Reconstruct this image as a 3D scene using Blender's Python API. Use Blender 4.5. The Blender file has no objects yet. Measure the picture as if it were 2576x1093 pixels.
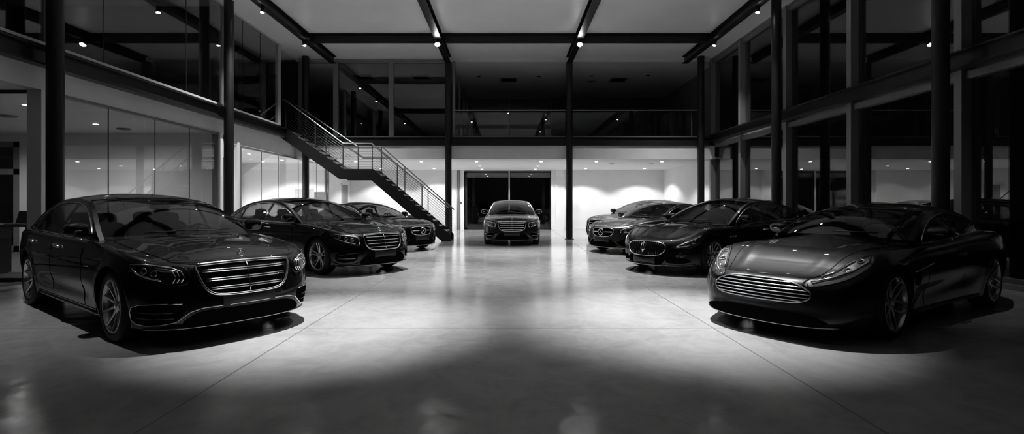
import bpy, math, random
import numpy as np
from mathutils import Vector, Matrix
from mathutils.bvhtree import BVHTree
from mathutils.geometry import delaunay_2d_cdt

sc = bpy.context.scene
COL = sc.collection
PI = math.pi
random.seed(7)

# ---------------------------------------------------------------- camera, world, exposure
F = 1300.0                      # focal length in pixels of the 2576 px wide frame
cam_d = bpy.data.cameras.new('camera')
cam = bpy.data.objects.new('camera', cam_d); COL.objects.link(cam)
cam.location = (0, 0, 1.36)
cam.rotation_euler = (math.radians(90), 0, 0)
cam_d.sensor_width = 36.0
cam_d.lens = 36.0 * F / 2576.0
cam_d.shift_x = (1288 - 1277) / 2576.0
cam_d.shift_y = -(546.5 - 512) / 2576.0
cam_d.clip_start = 0.05
cam_d.clip_end = 200
sc.camera = cam

world = bpy.data.worlds.new('night'); sc.world = world
world.use_nodes = True
world.node_tree.nodes['Background'].inputs[0].default_value = (0.5, 0.5, 0.5, 1)
world.node_tree.nodes['Background'].inputs[1].default_value = 0.002

sc.view_settings.view_transform = 'Standard'
sc.view_settings.look = 'None'
sc.view_settings.gamma = 1.0
sc.view_settings.use_curve_mapping = False
sc.view_settings.exposure = 0.0
sc.cycles.use_denoising = True
sc.cycles.max_bounces = 7
sc.cycles.use_adaptive_sampling = True
sc.cycles.adaptive_threshold = 0.035
sc.cycles.diffuse_bounces = 3
sc.cycles.glossy_bounces = 4
sc.cycles.transparent_max_bounces = 14
sc.cycles.sample_clamp_indirect = 6.0
sc.cycles.blur_glossy = 0.5

# lamp positions (x, y, z) and strength; the fixtures are built further down
SPOT_W = 1.0
TRACK_SPOTS = [  # x, y, z, aim x, aim y, power, cone deg
    (-6.60, 13.9, 6.50, -7.2, 13.0, 1000, 100),
    (-6.60, 16.8, 6.50, -5.4, 17.2, 900, 110),
    (-2.27, 16.7, 6.50, -1.7, 13.8, 4600, 52),
    (2.33, 16.7, 6.50, 1.8, 13.8, 4600, 52),
    (6.72, 16.8, 6.50, 5.4, 17.2, 900, 110),
    (6.72, 13.9, 6.50, 5.8, 12.9, 600, 74),
    (-2.27, 11.3, 6.50, -1.9, 9.9, 3300, 46),
    (2.33, 11.3, 6.50, 2.0, 10.0, 3300, 46),
    (-2.27, 6.8, 6.50, -2.05, 5.95, 5400, 38),
    (2.33, 7.7, 6.50, 2.15, 6.25, 6000, 40),
    (-6.60, 6.7, 6.50, -5.0, 6.4, 1000, 52),
    (6.72, 7.8, 6.50, 6.6, 7.6, 200, 50),
    (0.03, 9.4, 6.62, 0.0, 7.8, 650, 76),  # added fill lamp, out of view, lifts the floor between the pools
]

# ---------------------------------------------------------------- helpers
def empty(name, loc=(0, 0, 0), rz=0.0, parent=None):
    o = bpy.data.objects.new(name, None); COL.objects.link(o)
    o.location = loc; o.rotation_euler = (0, 0, rz); o.empty_display_size = 0.1
    if parent: o.parent = parent
    return o

def tag(o, label, cat, group=None, kind=None):
    o['label'] = label; o['category'] = cat
    if group: o['group'] = group
    if kind: o['kind'] = kind
    return o

def mk(name, v, f, mat, parent=None, smooth=False, loc=None):
    me = bpy.data.meshes.new(name)
    me.from_pydata([tuple(map(float, p)) for p in v], [], [tuple(map(int, q)) for q in f])
    me.materials.append(mat)
    if smooth: me.polygons.foreach_set('use_smooth', [True] * len(me.polygons))
    me.update()
    o = bpy.data.objects.new(name, me); COL.objects.link(o)
    if parent: o.parent = parent
    if loc is not None: o.location = loc
    return o

class MB:
    """collects simple closed shapes into one mesh"""
    def __init__(s): s.v = []; s.f = []
    def add(s, v, f):
        n = len(s.v); s.v += [tuple(p) for p in v]; s.f += [tuple(i + n for i in q) for q in f]; return s
    def box(s, x0, x1, y0, y1, z0, z1):
        v = [(x, y, z) for z in (z0, z1) for y in (y0, y1) for x in (x0, x1)]
        return s.add(v, [(0, 2, 3, 1), (4, 5, 7, 6), (0, 1, 5, 4), (2, 6, 7, 3), (0, 4, 6, 2), (1, 3, 7, 5)])
    def bar(s, a, b, w, h, up=(0, 0, 1)):
        a = Vector(a); b = Vector(b); d = (b - a).normalized(); up = Vector(up)
        sd = d.cross(up).normalized(); u2 = sd.cross(d)
        v = []
        for p in (a, b):
            for i, j in ((-1, -1), (1, -1), (1, 1), (-1, 1)):
                v.append(p + sd * (i * w / 2) + u2 * (j * h / 2))
        return s.add(v, [(0, 3, 2, 1), (4, 5, 6, 7), (0, 1, 5, 4), (1, 2, 6, 5), (2, 3, 7, 6), (3, 0, 4, 7)])
    def tube(s, pts, r, n=8, ry=None, closed=False, up=None, caps=True):
        pts = [Vector(p) for p in pts]; m = len(pts)
        if m < 2: return s
        rs = r if hasattr(r, '__len__') else [r] * m
        ry = ry if ry is not None else None
        v = []; prev = None
        for i in range(m):
            if closed: t = pts[(i + 1) % m] - pts[i - 1]
            elif i == 0: t = pts[1] - pts[0]
            elif i == m - 1: t = pts[-1] - pts[-2]
            else: t = pts[i + 1] - pts[i - 1]
            t.normalize()
            if up is not None:
                u = Vector(up[i] if hasattr(up[0], '__len__') else up)
                a = u.cross(t)
                if a.length < 1e-6: a = prev or t.orthogonal()
            elif prev is None: a = t.orthogonal()
            else: a = prev - t * prev.dot(t)
            a.normalize(); prev = a; b = t.cross(a)
            for k in range(n):
                w = 2 * PI * k / n
                v.append(pts[i] + a * (rs[i] * math.cos(w)) + b * ((ry if ry is not None else rs[i]) * math.sin(w)))
        f = []
        for i in range(m if closed else m - 1):
            j = (i + 1) % m
            for k in range(n):
                l = (k + 1) % n
                f.append((i * n + k, i * n + l, j * n + l, j * n + k))
        if caps and not closed:
            f.append(tuple(range(n))[::-1]); f.append(tuple((m - 1) * n + k for k in range(n)))
        return s.add(v, f)
    def lathe(s, prof, n=32, origin=(0, 0, 0), axis='z', closed=False):
        v = []; ox, oy, oz = origin
        for (r, h) in prof:
            for k in range(n):
                w = 2 * PI * k / n; a, b = r * math.cos(w), r * math.sin(w)
                v.append((ox + a, oy + b, oz + h) if axis == 'z' else (ox + a, oy + h, oz + b) if axis == 'y' else (ox + h, oy + a, oz + b))
        f = []; m = len(prof)
        for i in range(m if closed else m - 1):
            j = (i + 1) % m
            for k in range(n):
                l = (k + 1) % n
                f.append((i * n + k, i * n + l, j * n + l, j * n + k))
        if not closed:
            if prof[0][0] > 1e-5: f.append(tuple(range(n))[::-1])
            if prof[-1][0] > 1e-5: f.append(tuple((m - 1) * n + k for k in range(n)))
        return s.add(v, f)
    def prism(s, poly, y0, y1):
        """poly in (x, z), extruded along y"""
        n = len(poly)
        v = [(x, y0, z) for x, z in poly] + [(x, y1, z) for x, z in poly]
        f = [tuple(range(n)), tuple(range(n, 2 * n))[::-1]]
        for i in range(n):
            j = (i + 1) % n; f.append((i, i + n, j + n, j))
        return s.add(v, f)
    def ell(s, c, rad, n=20, m=12, p=1.0, rot=None):
        v = []; cx, cy, cz = c
        for i in range(m + 1):
            th = PI * i / m
            for k in range(n):
                ph = 2 * PI * k / n
                q = [math.sin(th) * math.cos(ph), math.sin(th) * math.sin(ph), math.cos(th)]
                q = [math.copysign(abs(a) ** p, a) for a in q]
                q = Vector((q[0] * rad[0], q[1] * rad[1], q[2] * rad[2]))
                if rot: q = rot @ q
                v.append((cx + q.x, cy + q.y, cz + q.z))
        f = [(i * n + k, (i + 1) * n + k, (i + 1) * n + (k + 1) % n, i * n + (k + 1) % n) for i in range(m) for k in range(n)]
        return s.add(v, f)
    def build(s, name, mat, parent=None, smooth=False, loc=None):
        o = mk(name, s.v, s.f, mat, parent, smooth, loc)
        return o

def fixnormals(o, weld=1e-5, angle=None):
    import bmesh
    bm = bmesh.new(); bm.from_mesh(o.data)
    bmesh.ops.remove_doubles(bm, verts=bm.verts, dist=weld)
    bmesh.ops.recalc_face_normals(bm, faces=bm.faces)
    bm.to_mesh(o.data); bm.free()
    if angle:
        me = o.data
        try: me.set_sharp_from_angle(angle=math.radians(angle))
        except Exception: pass
    return o

# ---------------------------------------------------------------- materials
def mat_new(name):
    m = bpy.data.materials.new(name); m.use_nodes = True
    return m, m.node_tree.nodes, m.node_tree.links, m.node_tree.nodes['Principled BSDF']

def pmat(name, base, rough=0.5, metal=0.0, coat=0.0, coat_r=0.03, spec=0.5, noise=0.0, nscale=3.0, bump=0.0, nrough=0.0):
    m, N, L, B = mat_new(name)
    B.inputs['Base Color'].default_value = (base, base, base, 1)
    B.inputs['Roughness'].default_value = rough
    B.inputs['Metallic'].default_value = metal
    B.inputs['Coat Weight'].default_value = coat
    B.inputs['Coat Roughness'].default_value = coat_r
    B.inputs['Specular IOR Level'].default_value = spec
    if noise or bump or nrough:
        tc = N.new('ShaderNodeTexCoord'); nz = N.new('ShaderNodeTexNoise')
        nz.inputs['Scale'].default_value = nscale; nz.inputs['Detail'].default_value = 6
        L.new(tc.outputs['Object'], nz.inputs['Vector'])
        if noise:
            mr = N.new('ShaderNodeMapRange')
            mr.inputs['To Min'].default_value = base * (1 - noise); mr.inputs['To Max'].default_value = base * (1 + noise)
            mr.inputs['From Min'].default_value = 0.3; mr.inputs['From Max'].default_value = 0.7
            L.new(nz.outputs['Fac'], mr.inputs['Value']); L.new(mr.outputs['Result'], B.inputs['Base Color'])
        if nrough:
            mr = N.new('ShaderNodeMapRange')
            mr.inputs['To Min'].default_value = rough * (1 - nrough); mr.inputs['To Max'].default_value = rough * (1 + nrough)
            L.new(nz.outputs['Fac'], mr.inputs['Value']); L.new(mr.outputs['Result'], B.inputs['Roughness'])
        if bump:
            bp = N.new('ShaderNodeBump'); bp.inputs['Strength'].default_value = bump; bp.inputs['Distance'].default_value = 0.01
            L.new(nz.outputs['Fac'], bp.inputs['Height']); L.new(bp.outputs['Normal'], B.inputs['Normal'])
    return m

def glass(name, tint=0.9, f0=0.04, rough=0.0, gain=1.0):
    """thin sheet: clear (tinted) transmission plus a Schlick mirror, the same from both sides"""
    m, N, L, B = mat_new(name)
    N.remove(B); out = N['Material Output']
    geo = N.new('ShaderNodeNewGeometry'); dot = N.new('ShaderNodeVectorMath'); dot.operation = 'DOT_PRODUCT'
    L.new(geo.outputs['Incoming'], dot.inputs[0]); L.new(geo.outputs['Normal'], dot.inputs[1])
    def mth(op, a, b=None):
        n = N.new('ShaderNodeMath'); n.operation = op
        for i, q in enumerate((a, b)):
            if q is None: continue
            if isinstance(q, (int, float)): n.inputs[i].default_value = q
            else: L.new(q, n.inputs[i])
        return n.outputs[0]
    c = mth('ABSOLUTE', dot.outputs['Value'])
    p = mth('POWER', mth('SUBTRACT', 1.0, c), 5.0)
    fr = mth('MULTIPLY', mth('ADD', mth('MULTIPLY', p, 1 - f0), f0), gain)
    tr = N.new('ShaderNodeBsdfTransparent'); tr.inputs[0].default_value = (tint, tint, tint, 1)
    gl = N.new('ShaderNodeBsdfGlossy'); gl.inputs['Roughness'].default_value = rough
    gl.inputs[0].default_value = (1, 1, 1, 1)
    mx = N.new('ShaderNodeMixShader')
    L.new(fr, mx.inputs[0]); L.new(tr.outputs[0], mx.inputs[1]); L.new(gl.outputs[0], mx.inputs[2])
    L.new(mx.outputs[0], out.inputs['Surface'])
    return m

def emis(name, s):
    m, N, L, B = mat_new(name)
    B.inputs['Base Color'].default_value = (0.8, 0.8, 0.8, 1)
    B.inputs['Emission Color'].default_value = (1, 1, 1, 1)
    B.inputs['Emission Strength'].default_value = s
    return m

def floor_mat():
    m, N, L, B = mat_new('polished_concrete')
    tc = N.new('ShaderNodeTexCoord')
    mp = N.new('ShaderNodeMapping'); L.new(tc.outputs['Object'], mp.inputs['Vector'])
    n1 = N.new('ShaderNodeTexNoise'); n1.inputs['Scale'].default_value = 0.7; n1.inputs['Detail'].default_value = 8; n1.inputs['Roughness'].default_value = 0.62; n1.inputs['Distortion'].default_value = 0.8
    n2 = N.new('ShaderNodeTexNoise'); n2.inputs['Scale'].default_value = 3.4; n2.inputs['Detail'].default_value = 10; n2.inputs['Roughness'].default_value = 0.68; n2.inputs['Distortion'].default_value = 1.2
    n3 = N.new('ShaderNodeTexNoise'); n3.inputs['Scale'].default_value = 45; n3.inputs['Detail'].default_value = 3
    for n in (n1, n2, n3): L.new(mp.outputs[0], n.inputs['Vector'])
    mx = N.new('ShaderNodeMath'); mx.operation = 'MULTIPLY_ADD'; mx.inputs[1].default_value = 0.5
    L.new(n2.outputs['Fac'], mx.inputs[0])
    m2 = N.new('ShaderNodeMath'); m2.operation = 'MULTIPLY'; m2.inputs[1].default_value = 0.5
    L.new(n1.outputs['Fac'], m2.inputs[0]); L.new(m2.outputs[0], mx.inputs[2])
    cr = N.new('ShaderNodeValToRGB')
    e = cr.color_ramp.elements
    e[0].position = 0.33; e[0].color = (0.22, 0.22, 0.22, 1)
    e[1].position = 0.66; e[1].color = (0.36, 0.36, 0.36, 1)
    k = cr.color_ramp.elements.new(0.5); k.color = (0.30, 0.30, 0.30, 1)
    L.new(mx.outputs[0], cr.inputs['Fac'])
    L.new(cr.outputs['Color'], B.inputs['Base Color'])
    mr = N.new('ShaderNodeMapRange'); mr.inputs['From Min'].default_value = 0.35; mr.inputs['From Max'].default_value = 0.65
    mr.inputs['To Min'].default_value = 0.06; mr.inputs['To Max'].default_value = 0.15
    L.new(mx.outputs[0], mr.inputs['Value']); L.new(mr.outputs['Result'], B.inputs['Roughness'])
    B.inputs['Specular IOR Level'].default_value = 0.5
    bp = N.new('ShaderNodeBump'); bp.inputs['Strength'].default_value = 0.10; bp.inputs['Distance'].default_value = 0.02
    L.new(n2.outputs['Fac'], bp.inputs['Height'])
    L.new(bp.outputs['Normal'], B.inputs['Normal'])
    return m

M = {}
M['floor'] = floor_mat()
M['joint'] = pmat('joint_filler', 0.09, 0.6)
M['carpet'] = pmat('dark_carpet', 0.10, 0.9, noise=0.3, nscale=12, bump=0.3)
M['asphalt'] = pmat('asphalt', 0.03, 0.85, noise=0.4, nscale=8, bump=0.4)
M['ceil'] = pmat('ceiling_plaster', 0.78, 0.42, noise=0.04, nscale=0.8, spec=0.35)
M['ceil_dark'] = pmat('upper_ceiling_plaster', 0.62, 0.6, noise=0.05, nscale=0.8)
M['wall'] = pmat('white_wall_paint', 0.86, 0.6, noise=0.03, nscale=1.5)
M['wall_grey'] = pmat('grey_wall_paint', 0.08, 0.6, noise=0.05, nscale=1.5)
M['fascia'] = pmat('fascia_plaster', 0.78, 0.6, noise=0.04, nscale=2)
M['steel'] = pmat('black_steel_paint', 0.012, 0.38, spec=0.4, nrough=0.3, nscale=4)
M['frame'] = pmat('grey_aluminium_frame', 0.22, 0.45, metal=0.3)
M['frame_l'] = pmat('light_aluminium_frame', 0.55, 0.4, metal=0.2)
M['chromes'] = pmat('brushed_stainless', 0.6, 0.25, metal=1.0)
M['chrome'] = pmat('chrome', 0.85, 0.17, metal=1.0)
M['black'] = pmat('black_plastic', 0.012, 0.45)
M['matte'] = pmat('black_matte', 0.004, 0.9, spec=0.0)
M['gloss'] = pmat('gloss_black', 0.004, 0.12, coat=0.6)
M['tyre'] = pmat('tyre_rubber', 0.010, 0.62, noise=0.2, nscale=20, spec=0.3)
M['alloy'] = pmat('alloy_wheel', 0.70, 0.26, metal=1.0)
M['alloy_dk'] = pmat('dark_alloy', 0.10, 0.35, metal=1.0)
M['disc'] = pmat('brake_disc', 0.07, 0.4, metal=1.0)
M['paint'] = pmat('black_car_paint', 0.002, 0.4, spec=0.05, coat=1.0, coat_r=0.015)
M['paint2'] = pmat('dark_grey_metallic_paint', 0.013, 0.36, metal=0.8, coat=1.0, coat_r=0.02)
M['paint3'] = pmat('grey_metallic_paint', 0.045, 0.34, metal=0.8, coat=1.0, coat_r=0.02)
M['seat'] = pmat('dark_leather', 0.03, 0.5)
M['seat_l'] = pmat('light_leather', 0.22, 0.5)
M['paper'] = pmat('paper', 0.75, 0.6)
M['lampin'] = pmat('lamp_reflector', 0.30, 0.25, metal=1.0)
M['lampdk'] = pmat('lamp_housing', 0.16, 0.22, metal=1.0)
M['carglass'] = glass('car_glass', 0.69, 0.05)
M['lens'] = glass('clear_lens', 0.92, 0.05)
M['glass'] = glass('window_glass', 0.93, 0.11)
M['glass_dk'] = glass('tinted_window_glass', 0.80, 0.085)
M['grey'] = pmat('grey_panel', 0.22, 0.5)
M['screen'] = pmat('screen_glass', 0.01, 0.08, coat=0.5)
M['lamp'] = emis('lamp_lens', 60.0)
M['down'] = emis('downlight_lens', 25.0)
M['wood'] = pmat('dark_desk', 0.03, 0.4)
# ---------------------------------------------------------------- the room
XL, XR = -8.1, 7.95       # glazed side walls
YB = 26.8                 # back wall
ZC = 6.93                 # main ceiling
def struct(name, mb, m, smooth=False, parent=None):
    o = mb.build(name, m, parent, smooth)
    if parent is None: o['kind'] = 'structure'
    return o
def B(*a): return MB().box(*a)

struct('floor', B(-8.5, 8.35, -6, YB, -0.12, 0), M['floor'])
struct('floor_left', B(-20, -8.5, -6, YB, -0.13, -0.01), M['carpet'])
struct('floor_outside_right', B(8.35, 40, -12, 60, -0.2, -0.06), M['asphalt'])
struct('floor_outside_back', B(-20, 8.35, YB + 0.3, 60, -0.2, -0.06), M['asphalt'])
# sawn joints of the slab: thin filled strips
j = MB()
for x in (-2.2, 2.24):
    for (a, b) in ((1.5, YB),):
        j.box(x - 0.007, x + 0.007, a, b, -0.001, 0.0012)
for y in (5.62, 11.4, 17.6, 23.0): j.box(-8.5, 8.35, y - 0.005, y + 0.005, -0.001, 0.0012)
struct('trim_1', j, M['joint'])

struct('ceiling', B(-8.2, 8.1, -6, 20.0, ZC, ZC + 0.2), M['ceil'])
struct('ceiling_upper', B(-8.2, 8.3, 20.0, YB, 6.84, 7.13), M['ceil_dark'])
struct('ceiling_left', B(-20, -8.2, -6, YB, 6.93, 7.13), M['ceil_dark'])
# lower ceiling / gallery slab at the back
struct('ceiling_lower', B(-8.1, 8.2, 19.85, YB, 3.07, 3.15), M['wall'])
struct('floor_gallery', B(-8.1, 8.2, 19.85, YB, 3.6, 3.88), M['grey'])
struct('wall_fascia_back', B(-8.1, XR - 0.05, 19.72, 19.85, 3.05, 3.58), M['fascia'])
b = MB()
b.box(-8.0, 7.85, 19.62, 19.80, 3.56, 3.60); b.box(-8.0, 7.85, 19.70, 19.80, 3.60, 3.84); b.box(-8.0, 7.85, 19.62, 19.80, 3.84, 3.88)
struct('trim_2', b, M['steel'])

# back wall: white wall around the big window, set back in a niche
b = MB()
b.box(-8.1, -2.95, YB - 0.25, YB, 0, 3.1)
b.box(-2.95, -2.25, YB - 0.1, YB, 0, 3.1)
b.box(-2.25, 2.4, YB, YB + 0.1, 3.03, 3.1)
b.box(2.25, 2.95, YB - 0.1, YB, 0, 3.1)
b.box(2.45, 2.9, YB - 0.45, YB - 0.1, 0, 3.1)
b.box(2.95, 8.2, YB - 0.1, YB, 0, 3.1)
struct('wall_back', b, M['wall'])
struct('wall_right_side', B(8.04, 8.2, 20.3, YB, 0, 3.1), M['wall'])
b = MB(); b.box(-8.1, -2.95, YB - 0.27, YB - 0.25, 0, 0.1); b.box(2.95, 8.04, YB - 0.12, YB - 0.1, 0, 0.1); b.box(8.02, 8.04, 20.3, YB - 0.1, 0, 0.1)
struct('baseboard_back', b, M['wall'])
b = MB()
b.box(-8.1, -2.2, YB - 0.05, YB + 0.1, 3.88, 6.9); b.box(2.3, 8.2, YB - 0.05, YB + 0.1, 3.88, 6.9)
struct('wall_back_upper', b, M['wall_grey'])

def window(name, x0, x1, z0, z1, y, mull, fm, gm, w=0.07, axis='x', rails=()):
    """framed glazing; mull = list of mullion centres"""
    root = empty(name); root['kind'] = 'structure'
    f = MB()
    def bx(a0, a1, c0, c1, t=0.06):
        if axis == 'x': f.box(a0, a1, y - t, y + t, c0, c1)
        else: f.box(y - t, y + t, a0, a1, c0, c1)
    bx(x0, x0 + w, z0, z1); bx(x1 - w, x1, z0, z1); bx(x0, x1, z0, z0 + w); bx(x0, x1, z1 - w, z1)
    for c in mull: bx(c - w / 2, c + w / 2, z0, z1)
    for c in rails: bx(x0, x1, c - w / 2, c + w / 2)
    f.build('window_frame', fm, root)
    ed = [x0 + w] + list(mull) + [x1 - w]
    for i in range(len(ed) - 1):
        a0, a1 = ed[i], ed[i + 1]
        g = B(a0, a1, y - 0.006, y + 0.006, z0 + w, z1 - w) if axis == 'x' else B(y - 0.006, y + 0.006, a0, a1, z0 + w, z1 - w)
        g.build('window_pane', gm, root)
    return root
window('window_1', -2.2, 2.3, 0.0, 3.03, YB + 0.02, [0.08], M['black'], M['glass_dk'], 0.10)
window('window_2', -2.2, 2.3, 3.9, 6.84, YB + 0.02, [0.08], M['frame'], M['glass_dk'], 0.06)
struct('trim_3', MB().box(0.05, 0.11, YB - 0.09, YB - 0.05, 0.05, 3.03), M['frame_l'])

# gallery glazing, upper back left: offices behind glass
b = empty('window_3'); b['kind'] = 'structure'
f = MB()
for x in (-7.95, -6.62, -4.48): f.box(x - 0.09, x + 0.09, 19.86, 20.06, 3.88, 6.84)
f.box(-8.0, -2.35, 19.9, 20.0, 3.88, 3.95); f.box(-8.0, -2.35, 19.9, 20.0, 6.76, 6.84)
f.box(-2.12, -2.02, 19.86, 20.06, 3.88, 6.84)
f.build('window_frame', M['frame'], b)
for x0, x1 in ((-6.53, -4.57), (-4.39, -2.4)):
    B(x0, x1, 19.94, 19.952, 3.95, 6.76).build('window_pane', M['glass_dk'], b)
# return glazing along the gallery, and office back wall
b = empty('window_4'); b['kind'] = 'structure'
f = MB()
for y in (20.1, 22.3, 24.5, 26.6): f.box(-2.12, -2.04, y - 0.04, y + 0.04, 3.88, 6.84)
f.build('window_frame', M['frame'], b)
B(-2.085, -2.075, 20.1, 26.6, 3.88, 6.8).build('window_pane', M['glass_dk'], b)
struct('wall_gallery_right', B(8.1, 8.2, 20.0, YB, 3.88, 6.84), M['grey'])

# balcony balustrade: two glass screens with a rail
for (x0, x1, lb) in ((-2.02, 2.2, 'clear glass balustrade over the black car in the middle, left of the right inner pillar'),
                     (2.46, 7.22, 'clear glass balustrade at the right end of the gallery, above the bright white bay')):
    r = empty('glass_balustrade', (0, 0, 0))
    tag(r, lb, 'balustrade', 'gallery glass balustrades')
    n = 1 if x1 < 3 else 1
    B(x0, x1, 19.70, 19.712, 3.86, 4.92).build('glass_panel', M['glass_dk'], r)
    MB().box(x0, x1, 19.685, 19.727, 4.90, 4.93).build('top_rail', M['frame_l'], r)
    MB().box(x0, x1, 19.69, 19.72, 3.88, 3.93).build('base_channel', M['frame'], r)

# steel frame: columns
def column(x, y, r, z1, label, n=28):
    c = MB().lathe([(r, 0), (r, z1)], n, (0, 0, 0)).build('steel_column', M['steel'], None, True, (x, y, 0))
    fixnormals(c, angle=40)
    tag(c, label, 'pillar', 'round black steel columns')
    p = MB().lathe([(r + 0.05, 0), (r + 0.05, 0.015), (r, 0.02)], n).build('base_plate', M['steel'], c)
    return c
column(-7.66, 8.75, 0.125, ZC, 'thick round black column behind the near left saloon, closest column on the left')
column(-7.66, 14.2, 0.125, ZC, 'round black column by the office doorway, between the two nearer left saloons')
column(-7.66, 19.6, 0.125, ZC, 'round black column rising behind the upper flight of the staircase')
column(-2.25, 19.6, 0.125, 6.68, 'round black column at the foot of the staircase')
column(2.34, 19.6, 0.125, 6.68, 'round black column between the middle car and the bright right bay')
column(7.33, 19.6, 0.125, ZC, 'round black column at the right end of the gallery balustrade')
column(7.33, 14.1, 0.125, ZC, 'round black column in front of the right glazing, behind the trident-badged saloon')
column(7.33, 8.75, 0.125, ZC, 'thick round black column behind the roof of the near right coupe')

# ceiling I-beams
def ibeam(x, y0, y1, label):
    f = MB(); z0, z1 = 6.66, ZC - 0.001
    f.box(x - 0.11, x + 0.11, y0, y1, z0, z0 + 0.02); f.box(x - 0.11, x + 0.11, y0, y1, z1 - 0.02, z1)
    f.box(x - 0.012, x + 0.012, y0, y1, z0 + 0.02, z1 - 0.02)
    o = f.build('ceiling_beam', M['steel']); tag(o, label, 'beam', 'black steel ceiling beams')
ibeam(-6.6, -5, 19.6, 'black steel ceiling beam on the far left, running towards the stairs')
ibeam(-2.25, -5, 19.62, 'black steel ceiling beam running to the column at the foot of the stairs')
ibeam(2.33, -5, 19.62, 'black steel ceiling beam running to the column beside the middle car')
ibeam(6.72, -5, 19.6, 'black steel ceiling beam on the far right along the window wall')
for y, lb in ((17.0, 'black steel cross beam spanning the ceiling above the two brightest lamps'), (9.4, 'second black steel cross beam, unseen, added over the front of the hall')):  # the nearer beam is unseen, added along with the floor pool lamps
    for (x0, x1) in ((-6.49, 6.61),):
        f = MB(); z0, z1 = 6.662, ZC - 0.002
        f.box(x0, x1, y - 0.11, y + 0.11, z0, z0 + 0.02); f.box(x0, x1, y - 0.11, y + 0.11, z1 - 0.02, z1); f.box(x0, x1, y - 0.012, y + 0.012, z0 + 0.02, z1 - 0.02)
        tag(f.build('ceiling_beam', M['steel']), lb, 'beam', 'black steel ceiling beams')

# left wall: edge beam, fascia, glazing below and above
b = MB(); x = -7.82
b.box(x - 0.2, x, -5, 19.62, 3.70, 3.73); b.box(x - 0.12, x - 0.09, -5, 19.62, 3.73, 3.99); b.box(x - 0.2, x, -5, 19.62, 3.99, 4.02)
struct('trim_4', b, M['steel'])
struct('wall_fascia_left', MB().box(XL - 0.12, XL + 0.02, -5, 15.0, 3.33, 3.9).box(XL - 0.12, XL + 0.02, 15.0, 23.2, 3.10, 3.9), M['fascia'])
struct('floor_upper_left', B(-20, XL + 0.02, -5, YB, 3.9, 4.05), M['grey'])
struct('ceiling_left_rooms', MB().box(-20, XL - 0.1, -5, 14.55, 3.33, 3.40).box(-20, XL - 0.1, 14.65, 23.2, 3.15, 3.22), M['wall'])
def side_glazing(name, y0, y1, z0, z1, joints, x=XL, fm=None, gm=None, w=0.09, parts_frame=True):
    r = empty(name); r['kind'] = 'structure'
    f = MB()
    if parts_frame:
        f.box(x - 0.1, x + 0.06, y0 - w, y0, z0, z1); f.box(x - 0.1, x + 0.06, y1, y1 + w, z0, z1)
    f.box(x - 0.05, x + 0.05, y0, y1, z1 - 0.05, z1); f.box(x - 0.05, x + 0.05, y0, y1, z0, z0 + 0.05)
    f.build('window_frame', fm or M['frame_l'], r)
    ed = [y0] + list(joints) + [y1]
    jm = MB()
    for q in joints: jm.box(x - 0.008, x + 0.008, q - 0.007, q + 0.007, z0, z1)
    if joints: jm.build('joint', M['steel'], r)
    for i in range(len(ed) - 1):
        B(x - 0.006, x + 0.006, ed[i] + 0.01, ed[i + 1] - 0.01, z0 + 0.05, z1 - 0.05).build('window_pane', gm or M['glass'], r)
    return r
side_glazing('window_5', 9.18, 14.35, 0.0, 3.33, [10.48, 11.87, 13.15], fm=M['frame'])
side_glazing('window_6', 15.62, 23.2, 0.0, 3.10, [17.0, 18.25, 20.0, 21.9], fm=M['frame'])
struct('trim_5', MB().box(XL - 0.2, XL + 0.05, 8.92, 9.1, 0, 3.33).box(XL - 0.2, XL + 0.05, 14.44, 14.62, 0, 3.33).box(XL - 0.1, XL + 0.05, 15.4, 15.53, 0, 3.2), M['wall'])
side_glazing('window_7', 9.12, 14.5, 4.08, 6.93, [10.23, 12.85], x=-8.0, fm=M['frame_l'], gm=M['glass_dk'])
side_glazing('window_8', 14.72, 18.0, 4.08, 6.93, [15.6, 16.7], x=-8.0, fm=M['frame_l'], gm=M['glass_dk'])
side_glazing('window_9', 3.5, 8.92, 4.08, 6.93, [], x=-8.0, fm=M['frame_l'], gm=M['glass_dk'])
# near-left: partition across the open passage at y = 9
r = empty('window_10'); r['kind'] = 'structure'
f = MB(); f.box(-16, XL - 0.2, 8.97, 9.05, 3.28, 3.33); f.box(-16, XL - 0.2, 8.97, 9.05, 0, 0.06)
f.build('window_frame', M['steel'], r)
B(-16, XL - 0.2, 9.0, 9.012, 0.05, 3.28).build('window_pane', M['glass'], r)
# walls of the left rooms
b = MB()
b.box(-13.75, XL - 0.1, 14.55, 14.68, 0, 3.4); b.box(-20, -13.75, 14.55, 14.68, 3.1, 3.4)
b.box(-20, -19.9, -5, 14.55, 0, 3.4)
struct('wall_left_room', b, M['wall'])
window('window_11', -19.8, -13.75, 0.0, 3.1, 14.6, [-16.6], M['grey'], M['glass_dk'], 0.16, rails=(2.25,))
b = MB(); b.box(-12.0, XL, 23.2, 23.3, 0, 3.2); b.box(-12.0, -11.9, 14.68, 23.2, 0, 3.2)
b.box(XL - 0.12, XL, 23.2, YB, 0, 3.15)
struct('wall_left_back_room', b, M['wall'])
b = MB(); b.box(-14, -13.9, -5, YB, 4.05, 6.93); b.box(-14, XL, YB - 0.1, YB, 4.05, 6.93); b.box(-14, -8.2, -5.1, -5, 4.05, 6.93); b.box(-13.9, -8.2, 14.58, 14.66, 4.05, 6.93)
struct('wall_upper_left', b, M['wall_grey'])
# the dark end of the upper left wall, behind the stair head
struct('wall_stair_head', MB().box(-9.6, -9.5, 18.2, 20.0, 4.05, 6.93).box(-9.5, -8.0, 20.0, 20.08, 3.9, 6.84), M['steel'])

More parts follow.
